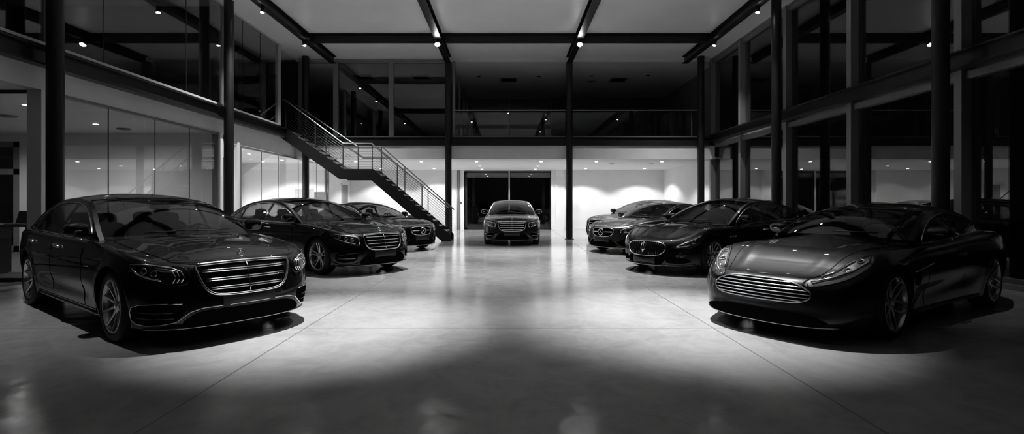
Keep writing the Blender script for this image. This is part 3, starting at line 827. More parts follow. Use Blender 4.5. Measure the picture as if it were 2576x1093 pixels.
def wheel(parent, x, y, r, style, rim_r, w=0.245, mat=None, side=1):
    wh = empty('wheel', (x, y, r), 0, parent)
    if side < 0: wh.rotation_euler = (0, 0, PI)
    key = ('wheel', style, round(rim_r, 3), round(r, 3))
    if key in CACHE:
        for nm, me in CACHE[key]:
            o = bpy.data.objects.new(nm, me); COL.objects.link(o); o.parent = wh
        return wh
    # outer face at +y
    hw = w / 2; made = []
    prof = [(rim_r, -hw + 0.012), (rim_r + 0.02, -hw), (r - 0.03, -hw + 0.004), (r - 0.008, -hw + 0.02), (r, -hw + 0.045), (r, hw - 0.045), (r - 0.008, hw - 0.02), (r - 0.03, hw - 0.004), (rim_r + 0.03, hw + 0.001), (rim_r + 0.008, hw - 0.004), (rim_r, hw - 0.014)]
    t = MB().lathe(prof, 56, axis='y', closed=True)
    o = t.build('tyre', M['tyre'], wh, True); fixnormals(o, angle=50); made.append(o)
    m = mat or M['alloy']
    f = MB().lathe([(rim_r + 0.004, hw - 0.006), (rim_r - 0.006, hw - 0.006), (rim_r - 0.014, hw - 0.02), (rim_r - 0.02, hw - 0.05), (rim_r - 0.035, -hw + 0.02), (rim_r + 0.002, -hw + 0.012)], 56, axis='y', closed=True)
    nsp, tw, wi, wo = {'ten': (10, 0, 0.030, 0.022), 'twin5': (5, 0.115, 0.028, 0.020), 'vee': (5, 0.15, 0.020, 0.036), 'vee7': (7, 0.12, 0.02, 0.024)}[style]
    def spoke(a0, a1, w0, w1):
        p = []
        K = 6
        for k in range(K + 1):
            q = k / K; rr = 0.045 + (rim_r - 0.012 - 0.045) * q; a = a0 + (a1 - a0) * q
            yy = hw - 0.055 + 0.042 * q ** 1.6 ; ww = (w0 + (w1 - w0) * q) / 2
            d = Vector((math.cos(a), 0, math.sin(a))); sd = Vector((-math.sin(a), 0, math.cos(a)))
            c = d * rr
            p.append([c - sd * ww + Vector((0, yy - 0.05 + 0.02 * q, 0)), c - sd * ww + Vector((0, yy - 0.004, 0)), c - sd * ww * 0.45 + Vector((0, yy + 0.004, 0)), c + sd * ww * 0.45 + Vector((0, yy + 0.004, 0)), c + sd * ww + Vector((0, yy - 0.004, 0)), c + sd * ww + Vector((0, yy - 0.05 + 0.02 * q, 0))])
        v = [q for row in p for q in row]; fs = []
        for k in range(K):
            for j in range(6): fs.append((k * 6 + j, k * 6 + (j + 1) % 6, (k + 1) * 6 + (j + 1) % 6, (k + 1) * 6 + j))
        fs += [tuple(range(6)), tuple(K * 6 + j for j in range(6))]
        f.add(v, fs)
    for i in range(nsp):
        a = 2 * PI * i / nsp + PI / 2
        if tw == 0: spoke(a, a, wi, wo)
        elif style == 'twin5':
            for q in (-1, 1): spoke(a + q * 0.20, a + q * 0.155, wi, wo)
        else:
            for q in (-1, 1): spoke(a + q * 0.06, a + q * (PI / nsp - 0.14) , wi, wo)
    f.lathe([(0.07, hw - 0.10), (0.068, hw - 0.052), (0.055, hw - 0.045), (0.0, hw - 0.045)], 24, axis='y')
    o = f.build('rim', m, wh, True); fixnormals(o, 1e-6, 35); made.append(o)
    o = MB().lathe([(0.165, hw - 0.13), (0.165, hw - 0.118), (0.075, hw - 0.118), (0.075, hw - 0.10), (0.0, hw - 0.10), ], 40, axis='y').build('brake_disc', M['disc'], wh, True); fixnormals(o, angle=30); made.append(o)
    o = MB().lathe([(0.030, hw - 0.046), (0.030, hw - 0.036), (0.024, hw - 0.033), (0.0, hw - 0.033)], 20, axis='y').build('centre_cap', M['chrome'], wh, True); made.append(o)
    cal = MB(); K = 8
    v = []
    for k in range(K + 1):
        a = PI * 0.80 + PI * 0.4 * k / K
        for rr, yy in ((0.115, hw - 0.145), (0.185, hw - 0.145), (0.185, hw - 0.088), (0.115, hw - 0.088)):
            v.append((rr * math.cos(a), yy, rr * math.sin(a)))
    fs = [(k * 4 + j, k * 4 + (j + 1) % 4, k * 4 + 4 + (j + 1) % 4, k * 4 + 4 + j) for k in range(K) for j in range(4)] + [(0, 1, 2, 3), tuple(K * 4 + j for j in range(4))]
    o = cal.add(v, fs).build('brake_caliper', M['frame'], wh, True); fixnormals(o, angle=30); made.append(o)
    CACHE[key] = [(q.name.split('.')[0], q.data) for q in made]
    return wh
CACHE = {}

def build_body(P, root, paint):
    b = Body(P)
    G, nz = b.grid(P.get('nu', 250))
    nrow, nu = G.shape[:2]
    # wheel arches: drop the faces inside, pull the ring of vertices onto the circle
    dead = np.zeros((nrow, nu), bool); snap = np.zeros((nrow, nu), bool)
    side = np.zeros((nrow, nu), bool); side[:nz + 3] = G[:nz + 3, :, 1] > 0.55
    for xa in (0.0, -b.WB):
        d = np.hypot(G[..., 0] - xa, G[..., 2] - b.zw)
        dead |= (d < b.ra) & side
    alive = ~dead
    pad = np.pad(alive, 1, constant_values=False)
    nb = np.zeros_like(alive)
    for i in (0, 1, 2):
        for j in (0, 1, 2): nb |= pad[i:i + nrow, j:j + nu]
    snap = dead & nb
    for (i, k) in zip(*np.nonzero(snap)):
        x, y, z = G[i, k]; xa = 0.0 if abs(x) < abs(x + b.WB) else -b.WB
        v = np.array([x - xa, z - b.zw]); v = v / max(np.linalg.norm(v), 1e-6) * b.ra
        nz_ = max(b.zw + v[1], float(b.ZB(x)) if i > 0 else float(b.ZB(x)))
        if i == 0:
            nz_ = z; v[0] = math.copysign(math.sqrt(max(b.ra ** 2 - (z - b.zw) ** 2, 0)), v[0])
        q = b.pt(float(b.c_of_x(xa + v[0])), nz_)
        G[i, k] = (xa + v[0], q[1], nz_)
    # normals of the intact grid for seamless shading
    H, _ = b.grid(P.get('nu', 250))
    gu = np.gradient(H, axis=1); gv = np.gradient(H, axis=0)
    gu[:, 0] *= 1
    Nn = np.cross(gu, gv); ln = np.linalg.norm(Nn, axis=2)
    Nn /= np.maximum(ln, 1e-9)[..., None]
    cen = np.array([-b.WB / 2, 0, 0.3]); out = H - cen; out[..., 0] *= .25
    if (Nn * out).sum() < 0: Nn = -Nn
    bad = (ln < 1e-9); Nn[bad] = (1, 0, 0.3)
    Nn[nz + 6:, 0] = Nn[nz + 6, 1]; Nn[nz + 6:, -1] = Nn[nz + 6, -2]
    Nn[:, 0, 1] = 0; Nn[:, 0] /= np.maximum(np.linalg.norm(Nn[:, 0], axis=1), 1e-6)[:, None]
    cx = P['cowl']; ho = P['hood']; doors = P['doors']; rb = P['open']
    fcs = {}
    for i in range(nrow - 1):
        for k in range(nu - 1):
            if dead[i, k] and dead[i + 1, k] and dead[i, k + 1] and dead[i + 1, k + 1]: continue
            c = (H[i, k] + H[i + 1, k] + H[i, k + 1] + H[i + 1, k + 1]) / 4
            x, y, z = c
            if i >= nz + 6:                     # top surface
                if rb[0] < x < rb[1] and y < np.interp(x, [q[0] for q in P['openy']], [q[1] for q in P['openy']]): continue
                if x < ho[0][0] + 0 or False: key = 'body_shell' if x > rb[0] else 'boot_lid'
                else: key = 'bonnet' if y < np.interp(x, [q[0] for q in ho], [q[1] for q in ho]) else 'body_shell'
                if x > ho[-1][0]: key = 'front_bumper'
            else:
                key = 'body_shell'
                if x > P['bumpx'] : key = 'front_bumper'
                for dn, (xa, xb) in doors.items():
                    if xa < x < xb and z > b.ZB(x) + 0.06: key = dn
            fcs.setdefault(key, []).append((i * nu + k, i * nu + k + 1, (i + 1) * nu + k + 1, (i + 1) * nu + k))
    V = G.reshape(-1, 3); NV = Nn.reshape(-1, 3); n = len(V)
    for key, fl in fcs.items():
        for sgn in ((1, -1) if key.startswith('door') or key.endswith('door') else (0,)):
            Vv = []; Ff = []; Nl = []
            if sgn == 0:
                f2 = fl + [tuple(q + n for q in f[::-1]) for f in fl]
            else: f2 = fl if sgn == 1 else [tuple(q + n for q in f[::-1]) for f in fl]
            V2 = np.vstack([V, V * [1, -1, 1]]); N2 = np.vstack([NV, NV * [1, -1, 1]])
            # merge centre line duplicates
            used = sorted({i for f in f2 for i in f}); mp = {}; vv = []; nn = []; seen = {}
            for u in used:
                p = V2[u]; kk = (round(p[0], 4), 0.0, round(p[2], 4)) if abs(p[1]) < 1e-4 else None
                if kk is not None and kk in seen: mp[u] = seen[kk]; continue
                mp[u] = len(vv); vv.append(p); nn.append(N2[u])
                if kk is not None: seen[kk] = mp[u]
            ff = []
            for f in f2:
                g = []
                for i in f:
                    if mp[i] not in g: g.append(mp[i])
                if len(g) > 2: ff.append(tuple(g))
            nm = {'door': 'front_door', 'rdoor': 'rear_door'}.get(key, key)
            o = mk(nm, vv, ff, paint, root, True)
            try: o.data.normals_split_custom_set_from_vertices([tuple(map(float, q)) for q in nn])
            except Exception as ex: print('normals', ex)
            if nm.endswith('door'): root_parts.setdefault(root.name, {})[(nm, sgn)] = o
    # BVH of the whole skin for projecting
    V2 = np.vstack([H.reshape(-1, 3), H.reshape(-1, 3) * [1, -1, 1]])
    al = [(i * nu + k, i * nu + k + 1, (i + 1) * nu + k + 1, (i + 1) * nu + k) for i in range(nrow - 1) for k in range(nu - 1)]
    b.bvh = BVHTree.FromPolygons([tuple(map(float, p)) for p in V2], al + [tuple(q + nrow * nu for q in f) for f in al])
    def ray(o, d):
        h = b.bvh.ray_cast(Vector(o), Vector(d).normalized())
        if h[0] is None: 
            q = b.bvh.find_nearest(Vector(o)); return q[0], q[1]
        return h[0], h[1]
    def topfn(x, y, off):
        out = []
        for a, c in zip(np.ravel(x), np.ravel(y)):
            p, nn = ray((a, c, 2.0), (0, 0, -1))
            if nn.z < 0: nn = -nn
            out.append(p + nn * off)
        return np.array(out)
    b.topfn = topfn
    def frontfn(y, z, off):
        out = []
        for a, c in zip(np.ravel(y), np.ravel(z)):
            p, nn = ray((3.0, a, c), (-1, 0, 0))
            if nn.x < 0: nn = -nn
            out.append(p + nn * off)
        return np.array(out)
    b.frontfn = frontfn
    def cfn(base):
        return lambda c, z, off: b.at(c, z, base + off)
    b.cfn = cfn
    # wheel arch liners
    for xa in (0.0, -b.WB):
        for sgn in (1, -1):
            v = []; K = 40; a0 = math.asin(max(-1, (float(b.ZB(xa)) - b.zw) / b.ra)); 
            for k in range(K + 1):
                a = a0 + (PI - 2 * a0) * k / K
                x = xa + b.ra * math.cos(a); z = max(b.zw + b.ra * math.sin(a), float(b.ZB(x)))
                p = b.pt(float(b.c_of_x(x)), z)
                for y in (p[1] - 0.001, p[1] - 0.035, 0.52): v.append((x, sgn * y, z))
            f = [(k * 3 + j, k * 3 + j + 1, k * 3 + 4 + j, k * 3 + 3 + j) for k in range(K) for j in range(2)]
            mk('wheel_arch_liner', v, f, M['matte'], root, True)
    # underbody
    cc = np.linspace(0.0, b.C, 120); e = b.pt(cc, b.ZB(np.interp(cc, b.s, b.px)) + 0.0)
    inn = []
    for p in e:
        y = p[1]
        for xa in (0.0, -b.WB):
            if abs(p[0] - xa) < b.ra + 0.03: y = min(y, 0.55)
        inn.append((p[0], y, p[2] + 0.01))
    v = inn + [(p[0], -p[1], p[2]) for p in inn]; m_ = len(inn)
    mk('underbody', v, [(i, i + 1, m_ + i + 1, m_ + i) for i in range(m_ - 1)], M['matte'], root)
    return b
root_parts = {}

def star(mb, c, ax_u, ax_v, nrm_, R, r0=0.006, ring=True):
    """round three-pointed badge in the plane (u, v)"""
    c = Vector(c); u = Vector(ax_u).normalized(); v = Vector(ax_v).normalized(); n = Vector(nrm_).normalized()
    if ring: mb.tube([c + u * (R * math.cos(2 * PI * k / 28)) + v * (R * math.sin(2 * PI * k / 28)) for k in range(28)], r0, 8, closed=True)
    for k in range(3):
        a = PI / 2 + 2 * PI * k / 3
        d = u * math.cos(a) + v * math.sin(a); s_ = -u * math.sin(a) + v * math.cos(a)
        w = R * 0.15
        tip = c + d * R * 0.97; 
        p = [tip, c + s_ * w, c - s_ * w, c + n * w * 0.9, c - n * w * 0.9]
        mb.add(p, [(0, 1, 3), (0, 3, 2), (0, 2, 4), (0, 4, 1), (1, 4, 2, 3)])

def greenhouse(P, b, root, paint, interior=True):
    Cc = cat(P['gc'], None); 
    nseg = len(P['gc']) - 1
    Ee = cat(P['ge'], None)
    # sample both by segment index (24 per segment)
    Mn = len(Cc)
    YB_ = Sp(P['gyb']); ZB_ = Sp(P['gzb']); t1, t2 = P['tumble']
    def SY(x, z):
        d = np.maximum(z - ZB_(x), -0.1); return YB_(x) - t1 * d - t2 * d * d
    ih = P['hdr'] * 24; ir = P['rhdr'] * 24
    yE = SY(Ee[:, 0], Ee[:, 1])
    NT = 14; pw = P.get('gpw', 2.4)
    ts = np.linspace(0, 1, NT + 1)
    tg = P.get('tg', 0.93)
    ts = np.unique(np.r_[ts, tg])
    def S(i, t):
        return np.stack([Cc[i, 0] + (Ee[i, 0] - Cc[i, 0]) * np.abs(t) ** P.get('gpx', 2.0), yE[i] * t, Cc[i, 1] + (Ee[i, 1] - Cc[i, 1]) * np.abs(t) ** pw], -1)
    tt = np.r_[-ts[:0:-1], ts]
    def strip(name, i0, i1, ta, tb, mat, off=0.0, thick=0.006, step=2):
        idx = list(range(i0, i1 + 1, step)); 
        if idx[-1] != i1: idx.append(i1)
        tsel = [t for t in tt if ta - 1e-6 <= t <= tb + 1e-6]
        if abs(tsel[0] - ta) > 1e-6: tsel = [ta] + tsel
        if abs(tsel[-1] - tb) > 1e-6: tsel = tsel + [tb]
        A = np.array([[S(i, t) for t in tsel] for i in idx])
        gu = np.gradient(A, axis=1); gv = np.gradient(A, axis=0); N_ = np.cross(gu, gv); N_ /= np.maximum(np.linalg.norm(N_, axis=2), 1e-9)[..., None]
        if N_[..., 2].sum() < 0: N_ = -N_
        T = A + N_ * off; Bk = A + N_ * (off - thick)
        r_, c_ = T.shape[:2]; V = np.vstack([T.reshape(-1, 3), Bk.reshape(-1, 3)]); n = r_ * c_
        f = [(i * c_ + k, i * c_ + k + 1, (i + 1) * c_ + k + 1, (i + 1) * c_ + k) for i in range(r_ - 1) for k in range(c_ - 1)]
        f2 = [tuple(q + n for q in g[::-1]) for g in f]
        rim = []
        for k in range(c_ - 1): rim += [(k + 1, k, k + n, k + 1 + n), ((r_ - 1) * c_ + k, (r_ - 1) * c_ + k + 1, (r_ - 1) * c_ + k + 1 + n, (r_ - 1) * c_ + k + n)]
        for i in range(r_ - 1): rim += [(i * c_, (i + 1) * c_, (i + 1) * c_ + n, i * c_ + n), ((i + 1) * c_ + c_ - 1, i * c_ + c_ - 1, i * c_ + c_ - 1 + n, (i + 1) * c_ + c_ - 1 + n)]
        o = mk(name, V, f + f2 + rim, mat, root, True); fixnormals(o, 1e-7, 40); return o
    strip('windscreen', 0, ih, -tg, tg, M['carglass'], 0.0, 0.005)
    for sg in (1, -1):
        strip('windscreen_pillar', 0, ih, min(sg * tg, sg), max(sg * tg, sg), paint, 0.004, 0.03)
    strip('roof', ih, ir, -1, 1, P.get('roofmat', paint), 0.004, 0.02)
    strip('rear_window', ir, Mn - 1, -tg, tg, M['carglass'], 0.0, 0.005)
    for sg in (1, -1):
        strip('rear_pillar', ir, Mn - 1, min(sg * tg, sg), max(sg * tg, sg), paint, 0.004, 0.03)
    # sides
    E2 = [tuple(p) for p in Ee[::3]] + [tuple(Ee[-1])]
    lo = [(x, float(ZB_(x)) - 0.05) for x in np.linspace(E2[-1][0], E2[0][0], 14)]
    outer = E2 + lo
    dlo = [cat(w, 36, True) for w in P['win']]
    for sg in (1, -1):
        def fn(a, c, off, base=0.0):
            y = SY(a, c) + base + off
            return np.stack([a, sg * y, c], 1)
        allw = cat(P['dlo'], 60, True)
        patch('side_frame', outer, lambda a, c, o: fn(a, c, o, 0.002), paint, root, 0.07, 0.02, holes=[allw])
        patch('pillar_trim', allw, lambda a, c, o: fn(a, c, o, -0.004), M['gloss'], root, 0.07, 0.012, holes=dlo)
        for w in dlo:
            patch('side_window', w, lambda a, c, o: fn(a, c, o, -0.003), M['carglass'], root, 0.08, 0.004)
        ring = fn(allw[:, 0], allw[:, 1], 0.004)
        MB().tube(ring, P.get('trimr', 0.007), 6, closed=True, up=(0, 1, 0)).build('window_trim', P.get('trimmat', M['chrome']), root, True)
    b.SY = SY; b.ZBelt = ZB_
    # wipers
    for a, c in (((0.05), (0.62)), ((-0.55), (0.02))):
        p = []
        for t in np.linspace(a, c, 8):
            i = 3 + int(2 + 3 * abs(t - a)); q = S(min(i, ih), t); p.append(q + np.array([0.03, 0, 0.015]))
        MB().tube(p, 0.007, 6).build('wiper', M['black'], root, True)
    if interior:
        zf = 0.32; zt = float(ZB_(-1.0)) - 0.02; wx = P['cowl']; yb = float(YB_(wx - 0.6)) - 0.08
        x0 = wx - 0.12
        d = MB().prism([(x0, zt + 0.0), (x0 - 0.30, zt + 0.035), (x0 - 0.48, zt + 0.02), (x0 - 0.52, zt - 0.12), (x0 - 0.42, zt - 0.35), (x0, zt - 0.35)], -yb + 0.06, yb - 0.06).build('dashboard', M['seat'], root)
        fixnormals(d)
        sx = wx - P['seatx']
        ll = P.get('wheel_side', 1)
        # steering wheel
        c = Vector((x0 - 0.60, 0.37 * ll, zt - 0.02)); R3 = Matrix.Rotation(math.radians(-65), 3, 'Y')
        mb = MB()
        mb.tube([c + R3 @ Vector((0.185 * math.cos(2 * PI * k / 24), 0.185 * math.sin(2 * PI * k / 24), 0)) for k in range(24)], 0.015, 8, closed=True)
        for a in (0.0, PI, -PI / 2):
            mb.bar(c, c + R3 @ Vector((0.18 * math.sin(a + PI / 2), 0.18 * math.cos(a + PI / 2), 0)), 0.03, 0.015)
        mb.bar(c, c + Vector((0.3, 0, -0.1)), 0.06, 0.06)
        mb.build('steering_wheel', M['black'], root, True)
        rows = [(sx, P.get('seatm', M['seat']))]
        if P.get('rear_seat', True): rows.append((sx - 0.95, P.get('seatm', M['seat'])))
        for xs, sm in rows:
            for sy in (0.37, -0.37):
                s_ = empty('seat', (xs, sy, 0), 0, root)
                zr = P.get('seatz', 0.0)
                MB().ell((0.0, 0, 0.46 + zr), (0.29, 0.26, 0.11), 16, 8, 0.6).build('cushion', sm, s_, True)
                MB().ell((-0.30, 0, 0.80 + zr), (0.11, 0.25, 0.33), 16, 10, 0.6, Matrix.Rotation(math.radians(-16), 3, 'Y')).build('backrest', sm, s_, True)
                MB().ell((-0.40, 0, 1.15 + zr), (0.055, 0.13, 0.085), 14, 8, 0.6).build('headrest', sm, s_, True)
        MB().box(P['open'][0] + 0.1, wx - 0.1, -0.72, 0.72, 0.26, 0.30).build('cabin_floor', M['matte'], root)
        # inner mirror
        q = S(int(ih * 0.86), 0.0)
        MB().ell((q[0] - 0.05, 0, q[2] - 0.07), (0.02, 0.12, 0.035), 14, 8, 0.7).build('rear_view_mirror', M['black'], root, True)
    return S

def mirrors(P, b, root, paint, x, z, reach=0.16, size=(0.10, 0.125, 0.075)):
    for sg in (1, -1):
        y = float(b.SY(x, z)) + 0.0
        yb = abs(float(b.pt(float(b.c_of_x(x)), float(b.ZS(x)) - 0.03)[1]))
        m = empty('door_mirror', (x, sg * yb, z), 0, root)
        c = (0.0, sg * 0.045, 0.035)
        mb = MB().ell(c, size, 20, 12, 0.75)
        mb.build('mirror_housing', paint, m, True)
        mb = MB().bar((0.04, -sg * 0.13, -0.035), (0.01, sg * 0.02, 0.0), 0.07, 0.03)
        mb.build('mirror_arm', M['gloss'], m)
        MB().ell((c[0] - size[0] * 0.93, c[1], c[2]), (0.012, size[1] * 0.8, size[2] * 0.75), 16, 8, 0.8).build('mirror_glass', M['chrome'], m, True)
        MB().tube([(c[0] + size[0] * 0.97 * math.cos(t), c[1] + sg * size[1] * math.sin(t) * 1.01, c[2] - 0.005) for t in np.linspace(-0.2, 1.3, 8)], 0.005, 6).build('indicator_strip', M['chrome'], m, True)

def seamline(name, pts, fn, root, w=0.0035, mat=None, up=(0, 0, 1), off=0.0005):
    """shut line: thin dark gasket half sunk in the skin"""
    P3 = fn(np.array([p[0] for p in pts], float), np.array([p[1] for p in pts], float), off)
    return MB().tube(P3, w, 5).build(name, mat or M['matte'], root, True)

def handle(b, root, x, z, sg, mat):
    c = float(b.c_of_x(x)); p = b.at(sg * c, z, 0.022); q = b.at(sg * float(b.c_of_x(x - 0.22)), z + 0.012, 0.022)
    mid = b.at(sg * float(b.c_of_x(x - 0.11)), z + 0.008, 0.034)
    a0 = b.at(sg * c, z, -0.005); q0 = b.at(sg * float(b.c_of_x(x - 0.22)), z + 0.012, -0.005)
    MB().tube([a0, p, mid, q, q0], 0.013, 8).build('door_handle', mat, root, True)

def tubeline(name, pts, fn, off, r, mat, root, n=8, closed=False, ry=None, parent=None):
    P3 = fn(np.array([p[0] for p in pts], float), np.array([p[1] for p in pts], float), off)
    return MB().tube(P3, r, n, closed=closed, ry=ry).build(name, mat, parent or root, True)

def plate(b, root, z, w=0.26, h=0.055, off=0.02):
    cc = float(b.c_of_y(w))
    patch('number_plate', [(-cc, z - h), (cc, z - h), (cc, z + h), (-cc, z + h)], lambda c, zz, o: b.at(c, zz, off + o), M['plate'], root, 0.05, 0.02)
M['plate'] = pmat('plate_plastic', 0.007, 0.4)

def lamp_unit(name_parent, fn, outline, root, drl=(), lenses=(), h=0.03, base=0.003, cover=0.012, lens_r=0.035, back='lampdk'):
    hl = patch('headlight', outline, lambda a, b_, o: fn(a, b_, base + o), M[back], root, h, 0.02)
    for (pts, r) in drl:
        P3 = fn(np.array([p[0] for p in pts], float), np.array([p[1] for p in pts], float), base + 0.006)
        MB().tube(P3, r * 1.35, 6).build('light_strip', M['chrome'], hl, True)
    for (a, c, rr) in lenses:
        p = Vector(fn(np.array([a]), np.array([c]), base + 0.0)[0]); q = Vector(fn(np.array([a]), np.array([c]), base + 0.02)[0])
        n = (q - p).normalized(); R = n.to_track_quat('Z', 'Y').to_matrix()
        mb = MB().lathe([(rr, -0.004), (rr, 0.010), (rr * 0.86, 0.012), (rr * 0.8, 0.002)], 20)
        mb = MB().add([R @ Vector(v) + p for v in mb.v], mb.f)
        mb.build('lamp_ring', M['chrome'], hl, True)
        mb = MB().lathe([(rr * 0.8, 0.0), (rr * 0.7, rr * 0.3), (rr * 0.4, rr * 0.48), (0, rr * 0.55)], 20)
        mb = MB().add([R @ Vector(v) + p for v in mb.v], mb.f)
        mb.build('projector_lens', M['screen'], hl, True)
    patch('lamp_cover', outline, lambda a, b_, o: fn(a, b_, cover + o), M['lens'], hl, h, 0.002)
    P3 = fn(np.array([p[0] for p in outline], float), np.array([p[1] for p in outline], float), base + 0.004)
    MB().tube(P3, 0.004, 5, closed=True).build('lamp_seal', M['gloss'], hl, True)
    return hl
# ---------------------------------------------------------------- large three-box saloon (four of them)
def feat_s(b, x, z):
    # shoulder crease falling to the rear, lower door hollow
    zl = 0.80 - 0.055 * np.clip((-x) / 3.2, 0, 1.3)
    f = 0.010 * np.exp(-((z - zl) / 0.035) ** 2) * sstep(-x, -0.1, 0.5) * (1 - sstep(-x, 3.3, 4.0))
    g = -0.022 * np.exp(-((z - 0.42) / 0.09) ** 2) * sstep(-x, 0.35, 0.8) * (1 - sstep(-x, 2.3, 2.8))
    return f + g
def tfeat_s(x, y, q):
    return 0.010 * np.exp(-((q - 0.62) / 0.07) ** 2) * sstep(-x, -0.8, -0.3)
PS_ = dict(
    plan=[(0.895, 0), (0.885, .22), (0.845, .45), (0.755, .66), (0.60, .81), (0.38, .895), (0.1, .93), (-0.4, .94), (-1.6, .95), (-2.8, .945), (-3.4, .925), (-3.9, .87), (-4.2, .77), (-4.33, .6), (-4.38, .3), (-4.39, 0)],
    zs=[(0.9, .775), (.75, .79), (.55, .83), (.3, .87), (0, .905), (-.5, .95), (-1, .965), (-2, .98), (-3, .995), (-3.7, 1.0), (-4.4, .98)],
    zc=[(0.9, .775), (.76, .80), (.6, .855), (.35, .91), (.0, .955), (-.4, .985), (-.8, 1.0), (-3.5, 1.0), (-3.8, 1.05), (-4.1, 1.05), (-4.4, 1.0)],
    zb=[(1.0, .17), (.4, .18), (0, .2), (-1, .2), (-3.2, .22), (-4.4, .25)],
    pf=[(.1, -.11), (.18, -.05), (.26, -.01), (.36, 0), (.46, -.005), (.56, -.025), (.66, -.05), (.74, -.075), (.82, -.10), (1.0, -.14)],
    pr=[(.1, .10), (.3, .02), (.5, 0), (.8, .04), (1.0, .09)],
    ps=[(0, -.055), (.1, -.040), (.22, -.022), (.4, -.004), (.55, 0), (.75, -.010), (1, -.035)],
    r=[(.95, .055), (.6, .07), (.2, .06), (-.5, .05), (-4.4, .07)],
    wb=3.165, ra=0.395, zw=0.352, cowl=-0.50, feat=feat_s, tfeat=tfeat_s,
    hood=[(-.52, .74), (0, .74), (.4, .68), (.66, .56), (.745, .44), (.75, 0.3)],
    bumpx=0.52, doors={'door': (-1.98, -0.82), 'rdoor': (-3.18, -1.98)}, open=(-3.62, -0.56), openy=[(-3.6, .60), (-3, .72), (-1, .76), (-.7, .70), (-.56, .55)],
    gc=[(-.46, .985), (-.80, 1.165), (-1.15, 1.325), (-1.52, 1.43), (-2.1, 1.488), (-2.7, 1.475), (-3.15, 1.40), (-3.5, 1.27), (-3.85, 1.09), (-4.0, 1.03)],
    ge=[(-.66, .955), (-1.0, 1.135), (-1.35, 1.285), (-1.75, 1.385), (-2.2, 1.42), (-2.75, 1.395), (-3.2, 1.31), (-3.5, 1.205), (-3.78, 1.075), (-3.98, .99)],
    hdr=3, rhdr=6, gyb=[(-.5, .80), (-.9, .845), (-1.6, .865), (-2.6, .86), (-3.2, .825), (-4.0, .74)], gzb=[(-.5, .95), (-1, .965), (-2, .985), (-3, 1.0), (-4, 1.0)],
    tumble=(0.38, 0.38), tg=0.95,
    dlo=[(-.86, .985), (-1.08, 1.13), (-1.4, 1.255), (-1.8, 1.345), (-2.2, 1.372), (-2.7, 1.35), (-3.1, 1.265), (-3.42, 1.14), (-3.62, 1.035), (-3.5, 1.015), (-2.6, 1.0), (-1.6, .985)],
    win=[[(-.93, 1.005), (-1.1, 1.11), (-1.4, 1.235), (-1.8, 1.33), (-1.93, 1.338), (-1.95, 1.2), (-1.95, 1.015), (-1.5, 1.005)],
         [(-2.04, 1.015), (-2.04, 1.2), (-2.02, 1.342), (-2.3, 1.352), (-2.7, 1.33), (-3.02, 1.26), (-3.06, 1.1), (-3.06, 1.03), (-2.5, 1.02)],
         [(-3.13, 1.035), (-3.13, 1.1), (-3.12, 1.225), (-3.36, 1.135), (-3.5, 1.06), (-3.48, 1.045), (-3.3, 1.04)]],
    seatx=1.22, wheel_side=1)

def side_lines(b, root, P, doorx, z0=0.27):
    f = b.cfn(0.0)
    for sg in (1, -1):
        for xs in doorx:
            pts = [(sg * float(b.c_of_x(x)), z) for x, z in xs]
            seamline('door_seam', pts, f, root)
def hood_lines(b, root, P, side=True):
    h = P['hood']
    pts = cat([(x, y) for x, y in h], 24)
    for sg in (1, -1): seamline('bonnet_seam', [(x, sg * y) for x, y in pts], b.topfn, root)

